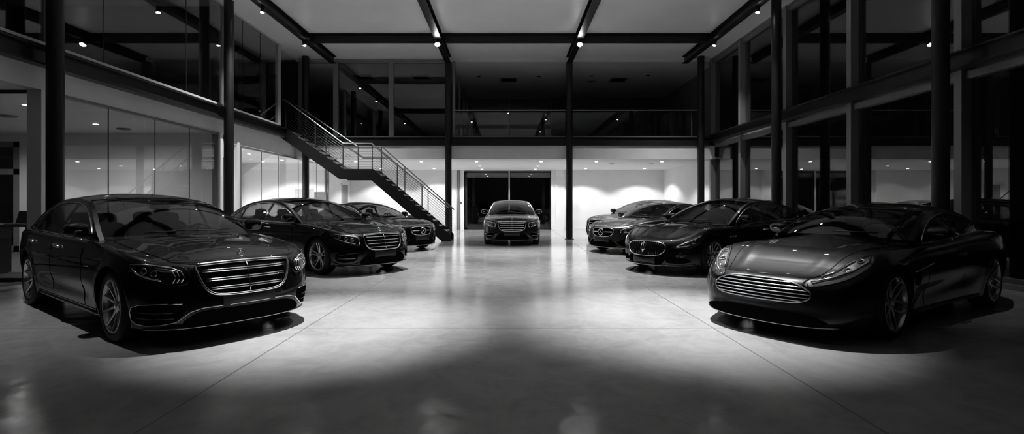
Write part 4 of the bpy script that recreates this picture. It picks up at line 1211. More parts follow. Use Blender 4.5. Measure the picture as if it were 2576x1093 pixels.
def saloon(label, loc, rz, lift=True, paint='paint', wheelstyle='ten', extra=None):
    P = dict(PS_); root = empty('saloon_car', loc, rz)
    tag(root, label, 'car', 'cars on show')
    pt = M[paint]
    b = build_body(P, root, pt)
    greenhouse(P, b, root, pt)
    f = b.cfn(0.0)
    R = 0.352
    for x in (0.0, -P['wb']):
        for sg in (1, -1):
            yy = 0.93 - 0.135 if x == 0 else 0.94 - 0.135
            wheel(root, x, sg * yy, R, wheelstyle, 0.258, side=sg)
    side_lines(b, root, P, [[(-.82, z) for z in np.linspace(.26, .95, 10)], [(-1.98, z) for z in np.linspace(.27, .97, 10)], [(-2.95 - .0, .29), (-2.78, .45), (-2.80, .62), (-3.0, .80), (-3.14, .97)]])
    hood_lines(b, root, P)
    # sill
    for sg in (1, -1):
        pts = [(sg * float(b.c_of_x(x)), .235) for x in np.linspace(-.48, -2.68, 14)]
        tubeline('side_skirt', pts, f, 0.0, 0.022, pt, root)
        tubeline('sill_trim', [(p[0], .262) for p in pts], f, 0.004, 0.005, M['chrome'] if lift else pt, root)
        handle(b, root, -1.62, .855, sg, M['chrome']); handle(b, root, -2.78, .865, sg, M['chrome'])
        tubeline('belt_trim', [(sg * float(b.c_of_x(x)), float(b.ZS(x)) + 0.005) for x in np.linspace(-.95, -3.5, 14)], f, 0.002, 0.006, M['chrome'], root)
    mirrors(P, b, root, pt, -0.92, 1.035, 0.2, (0.10, 0.115, 0.078))
    # grille
    if lift: top, bot, wt, wbm = .768, .470, .475, .335
    else: top, bot, wt, wbm = .765, .478, .455, .335
    hw = lambda z: np.interp(z, [bot, bot + .07, top - .02, top], [wbm, wbm + .065, wt, wt - 0.01])
    go = cat([(0, top), (wt * .6, top - .004), (wt, top - .018), (wt - .005, top - .06), (wbm + .075, bot + .085), (wbm + .01, bot + .02), (wbm - .08, bot), (0, bot - .008),
              (-wbm + .08, bot), (-wbm - .01, bot + .02), (-wbm - .075, bot + .085), (-wt + .005, top - .06), (-wt, top - .018), (-wt * .6, top - .004)], 80, True)
    cw = [(p[0], p[1]) for p in go]
    gr = patch('grille', cw, lambda a, c, o: b.at(a, c, 0.006 + o), M['matte'], root, 0.04, 0.03)
    tubeline('grille_surround', cw, f, 0.012, 0.013, M['chrome'], root, closed=True, parent=gr)
    tubeline('grille_surround', [(x, top + 0.006 - 0.016 * abs(x / wt) ** 2) for x in np.linspace(-wt, wt, 21)], f, 0.010, 0.020, M['chrome'], root, parent=gr)
    nsl = 3 if lift else 4
    for k in range(nsl):
        z = bot + (top - bot) * (k + 0.75) / (nsl + 0.55)
        w = float(hw(z)) - 0.035
        for dz in ((-0.010, 0.010) if lift else (0.0,)):
            tubeline('grille_bar', [(x, z + dz) for x in np.linspace(-w, w, 17)], f, 0.014, 0.0045 if lift else 0.008, M['chrome'], root, parent=gr)
        tubeline('grille_bar', [(x, z) for x in np.linspace(-w, w, 17)], f, 0.008, 0.010, M['gloss'], root, parent=gr)
    tubeline('grille_bar', [(0, z) for z in np.linspace(bot + .01, top - .01, 7)], f, 0.018, 0.005, M['chrome'], root, parent=gr)
    for sg in (1, -1):
        if lift:
            ol = cat([(sg * a, c) for a, c in [(.56, .595), (.66, .60), (.80, .625), (.93, .66), (1.07, .725), (1.16, .79), (1.02, .80), (.85, .785), (.68, .765), (.575, .745), (.53, .69)]], 44, True)
            dr = []
            for k in range(3):
                o_ = 0.034 * k
                dr.append(([(sg * a, c) for a, c in [(.60 + o_, .61), (.575 + o_, .66), (.60 + o_, .715), (.68 + o_, .745 - .012 * k), (.80 + o_ * .5, .762 - .014 * k)]], 0.0055))
            dr.append(([(sg * a, c) for a, c in [(.76, .635), (.88, .66), (1.0, .70), (1.09, .755)]], 0.006))
            dr.append(([(sg * a, c) for a, c in [(.68, .752), (.84, .774), (1.0, .786), (1.11, .784)]], 0.0045))
            le = [(sg * .83, .70, .030), (sg * .93, .725, .030)]
        else:
            ol = cat([(sg * a, c) for a, c in [(.545, .57), (.65, .585), (.80, .625), (.95, .67), (1.10, .74), (1.15, .79), (1.0, .795), (.82, .775), (.66, .755), (.545, .745), (.50, .66)]], 44, True)
            dr = [([(sg * a, c) for a, c in [(.56, .59), (.535, .66), (.57, .725), (.70, .745), (.86, .765), (1.02, .78)]], 0.008),
                  ([(sg * a, c) for a, c in [(.62, .60), (.76, .63), (.90, .67), (1.03, .72)]], 0.006)]
            le = [(sg * .68, .675, .034), (sg * .79, .70, .034), (sg * .92, .73, .026)]
        lamp_unit(root, f, [tuple(p) for p in ol], root, dr, le)
    # lower bumper
    if lift:
        ctr = patch('lower_intake', [tuple(p) for p in cat([(0, .33), (.40, .33), (.52, .30), (.62, .215), (.5, .195), (0, .19), (-.5, .195), (-.62, .215), (-.52, .30), (-.40, .33)], 50, True)], lambda a, c, o: b.at(a, c, 0.014 + o), M['matte'], root, 0.05, 0.02)
        tubeline('chrome_wing', [(x, z) for x, z in [(-.74, .235), (-.66, .25), (-.54, .335), (-.44, .362), (-.2, .366), (0, .367), (.2, .366), (.44, .362), (.54, .335), (.66, .25), (.74, .235)]], f, 0.010, 0.0065, M['chrome'], root)
        for sg in (1, -1):
            pts = [(sg * a, c) for a, c in [(.60, .415), (.80, .42), (1.00, .412), (1.08, .385), (1.10, .31), (1.09, .245), (1.02, .222), (.86, .222), (.72, .232), (.66, .262), (.585, .33)]]
            ol = [tuple(p) for p in cat(pts, 44, True)]
            si = patch('side_intake', ol, lambda a, c, o: b.at(a, c, 0.006 + o), M['matte'], root, 0.05, 0.02)
            tubeline('chrome_strip', [(sg * a, c) for a, c in [(.60, .418), (.80, .424), (.98, .418), (1.075, .392), (1.105, .34), (1.105, .27), (1.06, .228), (.94, .22), (.8, .226), (.70, .243)]], f, 0.010, 0.006, M['chrome'], root, parent=si)
            for k in range(2):
                tubeline('intake_slat', [(sg * a, .285 + .055 * k) for a in (.68, .85, 1.05)], f, 0.006, 0.008, M['gloss'], root, parent=si)
        tubeline('front_splitter', [(x, .178) for x in np.linspace(-1.0, 1.0, 25)], f, 0.006, 0.008, M['chromes'], root)
        plate(b, root, .415)
    else:
        patch('lower_intake', [tuple(p) for p in cat([(0, .405), (.36, .40), (.50, .33), (.56, .235), (.4, .205), (0, .20), (-.4, .205), (-.56, .235), (-.50, .33), (-.36, .40)], 50, True)], lambda a, c, o: b.at(a, c, 0.014 + o), M['matte'], root, 0.05, 0.02)
        for sg in (1, -1):
            ol = [tuple(p) for p in cat([(sg * a, c) for a, c in [(.60, .43), (.70, .45), (.90, .44), (1.02, .40), (1.02, .30), (.92, .26), (.72, .27), (.62, .31)]], 40, True)]
            si = patch('side_intake', ol, lambda a, c, o: b.at(a, c, 0.006 + o), M['matte'], root, 0.05, 0.02)
            tubeline('intake_slat', [(sg * a, z) for a, z in [(.60, .435), (.72, .43), (.90, .40), (1.02, .37)]], f, 0.012, 0.013, pt, root, parent=si)
            tubeline('chrome_strip', [(sg * a, .33) for a in (.64, .8, .98)], f, 0.010, 0.005, M['chrome'], root, parent=si)
            tubeline('bumper_wing', [(sg * a, z) for a, z in [(.50, .33), (.57, .25), (.72, .222), (.95, .225), (1.10, .26), (1.14, .34)]], f, 0.008, 0.009, pt, root)
        tubeline('front_splitter', [(x, .195) for x in np.linspace(-.85, .85, 25)], f, 0.010, 0.009, M['chromes'], root)
        plate(b, root, .385)
    # standing badge
    p = b.topfn(np.array([.70]), np.array([0.0]), 0.0)[0]
    mb = MB(); star(mb, (p[0], 0, p[2] + .068), (0, 1, 0), (-.15, 0, 1), (1, 0, .15), 0.038, 0.0035)
    mb.lathe([(0.017, 0), (0.015, 0.008), (0.006, 0.014), (0.005, 0.032)], 12, (p[0], 0, p[2]))
    mb.build('bonnet_badge', M['chrome'], root, True)
    # roof antenna
    MB().prism([(-3.12, 1.395), (-2.92, 1.45), (-2.98, 1.455), (-3.1, 1.475), (-3.15, 1.46)], -0.016, 0.016).build('antenna_fin', pt, root)
    if lift:
        for sg in (-1,):
            c0 = float(b.c_of_x(-.60)); 
            for k in range(7):
                a = sg * (c0 - 0.0 + 0.018 * k)
                tubeline('side_badge', [(a, .70), (a + sg * .010, .706)], f, 0.002, 0.0045, M['chrome'], root, 5)
    return root, b

# ---------------------------------------------------------------- coupe with single-bar grille
def feat_c(b, x, z):
    zl = 0.76 - 0.08 * np.clip((-x) / 2.8, 0, 1.3)
    return 0.014 * np.exp(-((z - zl) / 0.04) ** 2) * sstep(-x, -.1, .5) * (1 - sstep(-x, 3.0, 3.6)) - 0.02 * np.exp(-((z - .42) / .09) ** 2) * sstep(-x, .35, .8) * (1 - sstep(-x, 2.1, 2.5))
PC_ = dict(
    plan=[(0.86, 0), (0.845, .2), (0.80, .42), (0.71, .63), (0.57, .79), (0.36, .875), (0.1, .905), (-.4, .915), (-1.5, .925), (-2.5, .925), (-3.1, .90), (-3.6, .83), (-3.85, .70), (-3.95, .4), (-3.97, 0)],
    zs=[(0.9, .72), (.7, .745), (.5, .79), (.3, .83), (0, .865), (-.5, .90), (-1, .92), (-2, .94), (-3, .96), (-4, .93)],
    zc=[(0.9, .72), (.72, .745), (.55, .80), (.3, .865), (0, .905), (-.4, .935), (-.8, .95), (-3.0, .96), (-3.5, 1.0), (-4, .95)],
    zb=[(1.0, .16), (.4, .17), (0, .19), (-1, .19), (-2.9, .2), (-4, .24)],
    pf=[(.1, -.10), (.18, -.03), (.26, 0), (.4, -.005), (.5, -.02), (.6, -.035), (.7, -.065), (.8, -.10)],
    pr=[(.1, .10), (.3, .02), (.5, 0), (.8, .04), (1.0, .09)],
    ps=[(0, -.055), (.1, -.040), (.22, -.022), (.4, -.004), (.55, 0), (.75, -.012), (1, -.04)],
    r=[(.95, .06), (.6, .08), (.2, .07), (-.5, .055), (-4, .08)],
    wb=2.86, ra=0.39, zw=0.348, cowl=-0.46, feat=feat_c, tfeat=tfeat_s,
    hood=[(-.50, .72), (0, .72), (.4, .64), (.62, .50), (.70, .36), (.705, 0.25)],
    bumpx=0.50, doors={'door': (-2.12, -0.78)}, open=(-3.25, -0.52), openy=[(-3.2, .50), (-2.7, .68), (-1, .74), (-.7, .68), (-.52, .5)],
    gc=[(-.42, .935), (-.78, 1.105), (-1.12, 1.255), (-1.45, 1.35), (-1.95, 1.40), (-2.4, 1.375), (-2.8, 1.28), (-3.2, 1.13), (-3.5, 1.01)],
    ge=[(-.62, .905), (-.95, 1.07), (-1.3, 1.215), (-1.65, 1.305), (-2.0, 1.335), (-2.42, 1.30), (-2.8, 1.205), (-3.15, 1.08), (-3.45, .95)],
    hdr=3, rhdr=5, gyb=[(-.5, .78), (-.9, .825), (-1.6, .845), (-2.5, .83), (-3.5, .70)], gzb=[(-.5, .90), (-1, .92), (-2, .94), (-3, .96), (-4, .95)],
    tumble=(0.42, 0.40), tg=0.95,
    dlo=[(-.82, .94), (-1.04, 1.075), (-1.36, 1.195), (-1.7, 1.27), (-2.05, 1.29), (-2.45, 1.25), (-2.8, 1.16), (-3.05, 1.05), (-2.9, 1.0), (-2.3, .97), (-1.5, .95)],
    win=[[(-.89, .96), (-1.06, 1.06), (-1.36, 1.175), (-1.7, 1.25), (-2.04, 1.27), (-2.1, 1.15), (-2.12, .98), (-1.5, .965)],
         [(-2.2, .99), (-2.19, 1.15), (-2.16, 1.262), (-2.44, 1.23), (-2.78, 1.145), (-2.97, 1.06), (-2.88, 1.02), (-2.5, 1.0)]],
    seatx=1.15, wheel_side=1, rear_seat=False, seatz=-0.05)
def coupe(label, loc, rz, paint='paint', wheelstyle='twin5', scale=1.0, big=True):
    P = dict(PC_); root = empty('coupe_car', loc, rz); root.scale = (scale,) * 3
    tag(root, label, 'car', 'cars on show'); pt = M[paint]
    b = build_body(P, root, pt); greenhouse(P, b, root, pt); f = b.cfn(0.0)
    for x in (0.0, -P['wb']):
        for sg in (1, -1): wheel(root, x, sg * 0.775, 0.348, wheelstyle, 0.255, side=sg)
    side_lines(b, root, P, [[(-.78, z) for z in np.linspace(.25, .90, 9)], [(-2.12, z) for z in np.linspace(.25, .93, 9)]])
    hood_lines(b, root, P)
    for sg in (1, -1):
        tubeline('side_skirt', [(sg * float(b.c_of_x(x)), .225) for x in np.linspace(-.48, -2.38, 12)], f, 0, 0.022, pt, root)
        handle(b, root, -1.72, .80, sg, M['chrome'])
    mirrors(P, b, root, pt, -0.95, .985, 0.2, (0.095, 0.11, 0.072))
    top, bot = .685, .455
    pts = [(0, top), (.27, top - .005), (.375, top - .04), (.385, top - .085), (.33, bot + .05), (.2, bot + .008), (0, bot), (-.2, bot + .008), (-.33, bot + .05), (-.385, top - .085), (-.375, top - .04), (-.27, top - .005)]
    go = [tuple(p) for p in cat(pts, 64, True)]
    gr = patch('grille', go, lambda a, c, o: b.at(a, c, 0.006 + o), M['matte'], root, 0.04, 0.03)
    tubeline('grille_surround', go, f, 0.008, 0.009, M['chrome'], root, closed=True, parent=gr)
    zc = .575
    for sg in (1, -1): 
        tubeline('grille_bar', [(sg * x, zc + .004) for x in np.linspace(.10, .355, 7)], f, 0.022, 0.019, M['chromes'], root, parent=gr, ry=0.010)
    mb = MB(); c = b.at(np.array(0.0), np.array(zc), 0.045)
    star(mb, c, (0, 1, 0), (-.12, 0, 1), (1, 0, .12), 0.090, 0.011); mb.build('star_badge', M['chrome'], gr, True)
    for sg in (1, -1):
        ol = [tuple(p) for p in cat([(sg * a, c) for a, c in [(.56, .555), (.70, .56), (.86, .60), (1.02, .68), (1.10, .74), (.96, .745), (.78, .725), (.62, .70), (.53, .64)]], 40, True)]
        lamp_unit(root, f, ol, root, [([(sg * a, c) for a, c in [(.60, .57), (.59, .62), (.66, .675), (.84, .715), (1.02, .735)]], .008), ([(sg * a, c) for a, c in [(.68, .575), (.82, .60), (.96, .65)]], .006)], [(sg * .72, .635, .032), (sg * .84, .665, .032)])
        ol = [tuple(p) for p in cat([(sg * a, c) for a, c in [(.46, .27), (.60, .37), (.74, .42), (.92, .415), (1.02, .38), (1.02, .28), (.92, .225), (.60, .205)]], 40, True)]
        si = patch('side_intake', ol, lambda a, c, o: b.at(a, c, 0.006 + o), M['matte'], root, 0.05, 0.02)
        tubeline('bumper_wing', [(sg * a, c) for a, c in [(.40, .365), (.50, .32), (.58, .235), (.74, .195), (1.0, .20), (1.10, .26)]], f, 0.012, 0.015, pt, root)
    patch('lower_intake', [tuple(p) for p in cat([(0, .375), (.34, .37), (.46, .31), (.52, .22), (.4, .19), (0, .185), (-.4, .19), (-.52, .22), (-.46, .31), (-.34, .37)], 46, True)], lambda a, c, o: b.at(a, c, 0.014 + o), M['matte'], root, 0.05, 0.02)
    tubeline('front_splitter', [(x, .175) for x in np.linspace(-.95, .95, 25)], f, 0.012, 0.010, M['chromes'], root)
    plate(b, root, .37)
    return root, b

# ---------------------------------------------------------------- saloon with oval upright grille and trident
def feat_q(b, x, z):
    zl = 0.80 + 0.05 * np.clip((-x - 1.8) / 1.4, -1, 1) ** 2
    return 0.012 * np.exp(-((z - zl) / 0.05) ** 2) * sstep(-x, -.2, .3) - 0.02 * np.exp(-((z - .42) / .1) ** 2) * sstep(-x, .35, .8) * (1 - sstep(-x, 2.3, 2.8))
def nose_q(b, y, z):
    return 0.0 * y
def tfeat_q(x, y, q):
    return 0.022 * np.exp(-((np.abs(y) - (.30 + .12 * (1 - sstep(x, -.4, .8)))) / .05) ** 2) * sstep(-x, -.75, -.3)
PQ_ = dict(PS_,
    plan=[(0.96, 0), (0.94, .2), (0.875, .42), (0.765, .62), (0.60, .78), (0.38, .89), (0.1, .935), (-.4, .94), (-1.6, .945), (-2.6, .955), (-3.2, .96), (-3.8, .90), (-4.12, .78), (-4.25, .6), (-4.30, .3), (-4.31, 0)],
    zs=[(1.0, .66), (.80, .69), (.6, .76), (.35, .845), (0, .90), (-.4, .90), (-1, .915), (-2, .95), (-3, 1.0), (-3.7, 1.02), (-4.4, .99)],
    zc=[(1.0, .66), (.84, .70), (.6, .785), (.3, .86), (0, .91), (-.4, .955), (-.8, .985), (-3.6, 1.0), (-3.9, 1.06), (-4.4, 1.0)],
    pf=[(.1, -.10), (.18, -.03), (.26, 0), (.36, -.01), (.46, -.02), (.56, -.04), (.66, -.075), (.8, -.14)],
    r=[(1.0, .07), (.7, .11), (.4, .13), (0, .10), (-.5, .07), (-4.4, .09)],
    hood=[(-.50, .70), (0, .68), (.4, .60), (.68, .48), (.78, .38), (.79, 0.3)], feat=feat_q, tfeat=tfeat_q, bumpx=.56,
    gc=[(-.44, .965), (-.82, 1.15), (-1.2, 1.315), (-1.58, 1.42), (-2.1, 1.475), (-2.7, 1.455), (-3.15, 1.37), (-3.55, 1.235), (-3.85, 1.09), (-4.05, 1.03)],
    ge=[(-.66, .93), (-1.02, 1.115), (-1.38, 1.27), (-1.78, 1.37), (-2.2, 1.405), (-2.75, 1.375), (-3.2, 1.285), (-3.55, 1.17), (-3.85, 1.05), (-4.02, .99)],
    gyb=[(-.5, .78), (-.9, .83), (-1.6, .855), (-2.6, .845), (-3.2, .80), (-4.0, .70)], gzb=[(-.5, .90), (-1, .915), (-2, .95), (-3, 1.0), (-4, 1.02)],
    tumble=(0.40, 0.38),
    dlo=[(-.86, .94), (-1.1, 1.10), (-1.42, 1.235), (-1.82, 1.325), (-2.2, 1.352), (-2.7, 1.33), (-3.12, 1.25), (-3.42, 1.14), (-3.54, 1.07), (-3.35, 1.035), (-2.6, .995), (-1.6, .955)],
    win=[[(-.93, .965), (-1.12, 1.085), (-1.42, 1.21), (-1.82, 1.30), (-1.93, 1.312), (-1.96, 1.15), (-1.96, .985), (-1.5, .97)],
         [(-2.05, .99), (-2.05, 1.15), (-2.03, 1.322), (-2.3, 1.33), (-2.7, 1.308), (-3.08, 1.235), (-3.36, 1.13), (-3.44, 1.075), (-3.3, 1.05), (-2.6, 1.015)]],
    wb=3.171)
def trident_saloon(label, loc, rz):
    P = PQ_; root = empty('saloon_car', loc, rz); tag(root, label, 'car', 'cars on show'); pt = M['paint']
    b = build_body(P, root, pt); greenhouse(P, b, root, pt); f = b.cfn(0.0)
    for x in (0.0, -P['wb']):
        for sg in (1, -1): wheel(root, x, sg * 0.80, 0.355, 'vee7', 0.262, side=sg)
    side_lines(b, root, P, [[(-.82, z) for z in np.linspace(.26, .90, 9)], [(-2.0, z) for z in np.linspace(.27, .94, 9)], [(-2.95, .29), (-2.8, .45), (-2.82, .62), (-3.0, .80), (-3.2, .98)]])
    hood_lines(b, root, P)
    for sg in (1, -1):
        tubeline('side_skirt', [(sg * float(b.c_of_x(x)), .235) for x in np.linspace(-.48, -2.68, 12)], f, 0, 0.022, pt, root)
        handle(b, root, -1.65, .81, sg, M['chrome']); handle(b, root, -2.85, .84, sg, M['chrome'])
        for k in range(3):
            c0 = float(b.c_of_x(-.50 - .085 * k)); ring = [(sg * (c0 + .026 * math.cos(t)), .715 + .016 * math.sin(t)) for t in np.linspace(0, 2 * PI, 14)[:-1]]
            tubeline('side_vent', ring, f, 0.002, 0.004, M['chrome'], root, 6, closed=True)
    mirrors(P, b, root, pt, -0.98, 1.01, 0.2, (0.10, 0.115, 0.075))
    top, bot = .625, .365
    pts = [(0, top), (.20, top - .002), (.36, top - .02), (.445, top - .07), (.44, top - .15), (.35, bot + .03), (.18, bot), (0, bot - .006), (-.18, bot), (-.35, bot + .03), (-.44, top - .15), (-.445, top - .07), (-.36, top - .02), (-.20, top - .002)]
    go = [tuple(p) for p in cat(pts, 70, True)]
    gr = patch('grille', go, lambda a, c, o: b.at(a, c, 0.006 + o), M['matte'], root, 0.04, 0.03)
    tubeline('grille_surround', go, f, 0.008, 0.009, M['chrome'], root, closed=True, parent=gr)
    for k in range(-9, 10):
        x = k * .044; zt = top - .02 - .35 * max(0, abs(x) - .3) ; zb_ = bot + .012 + .9 * max(0, abs(x) - .28)
        tubeline('grille_bar', [(x, z) for z in np.linspace(zb_, zt, 5)], f, 0.006, 0.006, M['gloss'], root, 5, parent=gr)
    mb = MB(); fz = lambda pts_, r: mb.tube(b.at(np.array([p[0] for p in pts_]), np.array([p[1] for p in pts_]), 0.03), r, 6)
    fz([(0, .415), (0, .60)], 0.008)
    for sg in (1, -1): fz([(sg * .006, .455), (sg * .040, .475), (sg * .045, .52), (sg * .034, .575)], [.006, .008, .008, .003])
    fz([(-.03, .462), (.03, .462)], 0.006); fz([(-.028, .44), (.028, .44)], 0.004)
    for q in (-.034, 0, .034): fz([(q, .57), (q, .606 if q == 0 else .592)], [.012, .002])
    mb.build('trident_badge', M['chrome'], gr, True)
    for sg in (1, -1):
        ol = [tuple(p) for p in cat([(sg * a, c) for a, c in [(.58, .535), (.70, .515), (.86, .52), (1.0, .56), (1.12, .64), (1.24, .755), (1.14, .775), (.98, .735), (.82, .68), (.68, .615)]], 40, True)]
        lamp_unit(root, f, ol, root, [([(sg * a, c) for a, c in [(.64, .545), (.76, .60), (.92, .66), (1.08, .72), (1.17, .755)]], .008), ([(sg * a, c) for a, c in [(.66, .54), (.82, .555), (.95, .60)]], .008)], [(sg * .82, .595, .040), (sg * .96, .64, .042), (sg * .71, .565, .028)], back='lampin')
        ol = [tuple(p) for p in cat([(sg * a, c) for a, c in [(.50, .33), (.62, .34), (.85, .33), (.95, .28), (.85, .245), (.62, .235), (.48, .26)]], 36, True)]
        patch('side_intake', ol, lambda a, c, o: b.at(a, c, 0.006 + o), M['matte'], root, 0.05, 0.02)
    patch('lower_intake', [tuple(p) for p in cat([(0, .335), (.40, .335), (.44, .28), (.40, .225), (0, .215), (-.40, .225), (-.44, .28), (-.40, .335)], 46, True)], lambda a, c, o: b.at(a, c, 0.014 + o), M['matte'], root, 0.05, 0.02)
    tubeline('front_splitter', [(x, .188 + .02 * min(1, abs(x)) ** 2) for x in np.linspace(-1.05, 1.05, 25)], f, 0.012, 0.008, M['chromes'], root)
    plate(b, root, .275)
    mb = MB(); p = b.topfn(np.array([.76]), np.array([0.]), 0.0)[0]
    mb.ell((p[0], 0, p[2] + .002), (.03, .018, .006), 14, 6).build('bonnet_badge', M['chrome'], root, True)
    return root, b

# ---------------------------------------------------------------- low fastback grand tourer
def feat_a(b, x, z):
    f = 0.010 * np.exp(-((z - .76) / 0.06) ** 2) * sstep(-x, -.2, .4)
    g = -0.040 * np.exp(-((z - (.36 + .06 * np.clip(-x - .5, 0, 2))) / .11) ** 2) * sstep(-x, .38, .8) * (1 - sstep(-x, 2.0, 2.55))
    h = 0.03 * np.exp(-((z - .62) / .22) ** 2) * np.exp(-((x + 2.99) / .5) ** 2)
    return f + g + h
def tfeat_a(x, y, q):
    w = .38 + .13 * (1 - sstep(x, -.5, .8))
    r1 = 0.013 * np.exp(-((np.abs(y) - w) / .045) ** 2) * sstep(-x, -.8, -.35)
    return r1
PA_ = dict(
    plan=[(0.95, 0), (0.938, .22), (0.90, .44), (0.82, .63), (0.67, .78), (0.44, .885), (0.12, .935), (-.4, .925), (-1.0, .915), (-1.8, .925), (-2.4, .95), (-2.95, .965), (-3.5, .92), (-3.9, .80), (-4.08, .62), (-4.14, .3), (-4.15, 0)],
    zs=[(0.95, .61), (.80, .63), (.64, .685), (.42, .775), (.15, .85), (-.1, .87), (-.5, .875), (-1, .885), (-1.8, .915), (-2.6, .965), (-3.1, .985), (-3.6, .975), (-4.15, .93)],
    zc=[(0.95, .61), (.80, .64), (.55, .725), (.3, .80), (0, .87), (-.4, .955), (-.8, 1.005), (-3.4, .97), (-3.8, 1.01), (-4.15, .96)],
    zb=[(1.0, .13), (.4, .14), (0, .17), (-1, .17), (-3, .19), (-4.2, .24)],
    pf=[(.08, -.11), (.14, -.04), (.2, 0), (.3, -.005), (.4, -.01), (.5, -.03), (.6, -.07), (.7, -.12)],
    pr=[(.1, .12), (.3, .03), (.5, 0), (.8, .05), (1.0, .12)],
    ps=[(0, -.07), (.1, -.05), (.22, -.03), (.4, -.008), (.55, 0), (.75, -.012), (1, -.04)],
    r=[(.95, .08), (.75, .12), (.4, .16), (0, .15), (-.5, .10), (-2, .08), (-3, .12), (-4.2, .12)],
    wb=2.989, ra=0.395, zw=0.352, cowl=-0.60, feat=feat_a, tfeat=tfeat_a, flare=.016,
    hood=[(-.66, .66), (0, .62), (.35, .56), (.6, .50), (.76, .42), (.77, 0.3)],
    bumpx=0.52, doors={'door': (-2.06, -0.90), 'rdoor': (-2.94, -2.06)}, open=(-3.35, -0.70), openy=[(-3.3, .45), (-2.8, .64), (-1, .72), (-.85, .66), (-.70, .5)],
    gc=[(-.60, .99), (-.88, 1.105), (-1.14, 1.205), (-1.42, 1.29), (-2.0, 1.358), (-2.5, 1.345), (-2.9, 1.275), (-3.3, 1.165), (-3.7, 1.04), (-3.9, .985)],
    ge=[(-.82, .94), (-1.08, 1.055), (-1.36, 1.165), (-1.68, 1.25), (-2.1, 1.285), (-2.5, 1.265), (-2.9, 1.19), (-3.25, 1.09), (-3.55, 1.00), (-3.8, .93)],
    hdr=3, rhdr=5, gyb=[(-.5, .76), (-.9, .81), (-1.6, .83), (-2.5, .79), (-3.2, .71), (-4.0, .58)], gzb=[(-.5, .88), (-1, .89), (-1.8, .92), (-2.6, .965), (-3.2, .985), (-4, .96)],
    tumble=(0.45, 0.45), tg=0.94, trimr=0.006,
    dlo=[(-.98, .925), (-1.16, 1.025), (-1.44, 1.135), (-1.80, 1.205), (-2.12, 1.232), (-2.5, 1.21), (-2.85, 1.14), (-3.1, 1.06), (-3.0, 1.025), (-2.6, .99), (-2.0, .945), (-1.4, .925)],
    win=[[(-1.04, .945), (-1.19, 1.01), (-1.45, 1.11), (-1.80, 1.182), (-2.0, 1.20), (-2.02, 1.1), (-2.03, .965), (-1.5, .945)],
         [(-2.10, .975), (-2.10, 1.1), (-2.08, 1.208), (-2.3, 1.205), (-2.55, 1.175), (-2.62, 1.09), (-2.62, 1.01), (-2.4, .995)],
         [(-2.69, 1.02), (-2.69, 1.08), (-2.66, 1.15), (-2.85, 1.115), (-3.02, 1.065), (-2.95, 1.04), (-2.85, 1.03)]],
    seatx=1.12, wheel_side=1, seatz=-0.08)
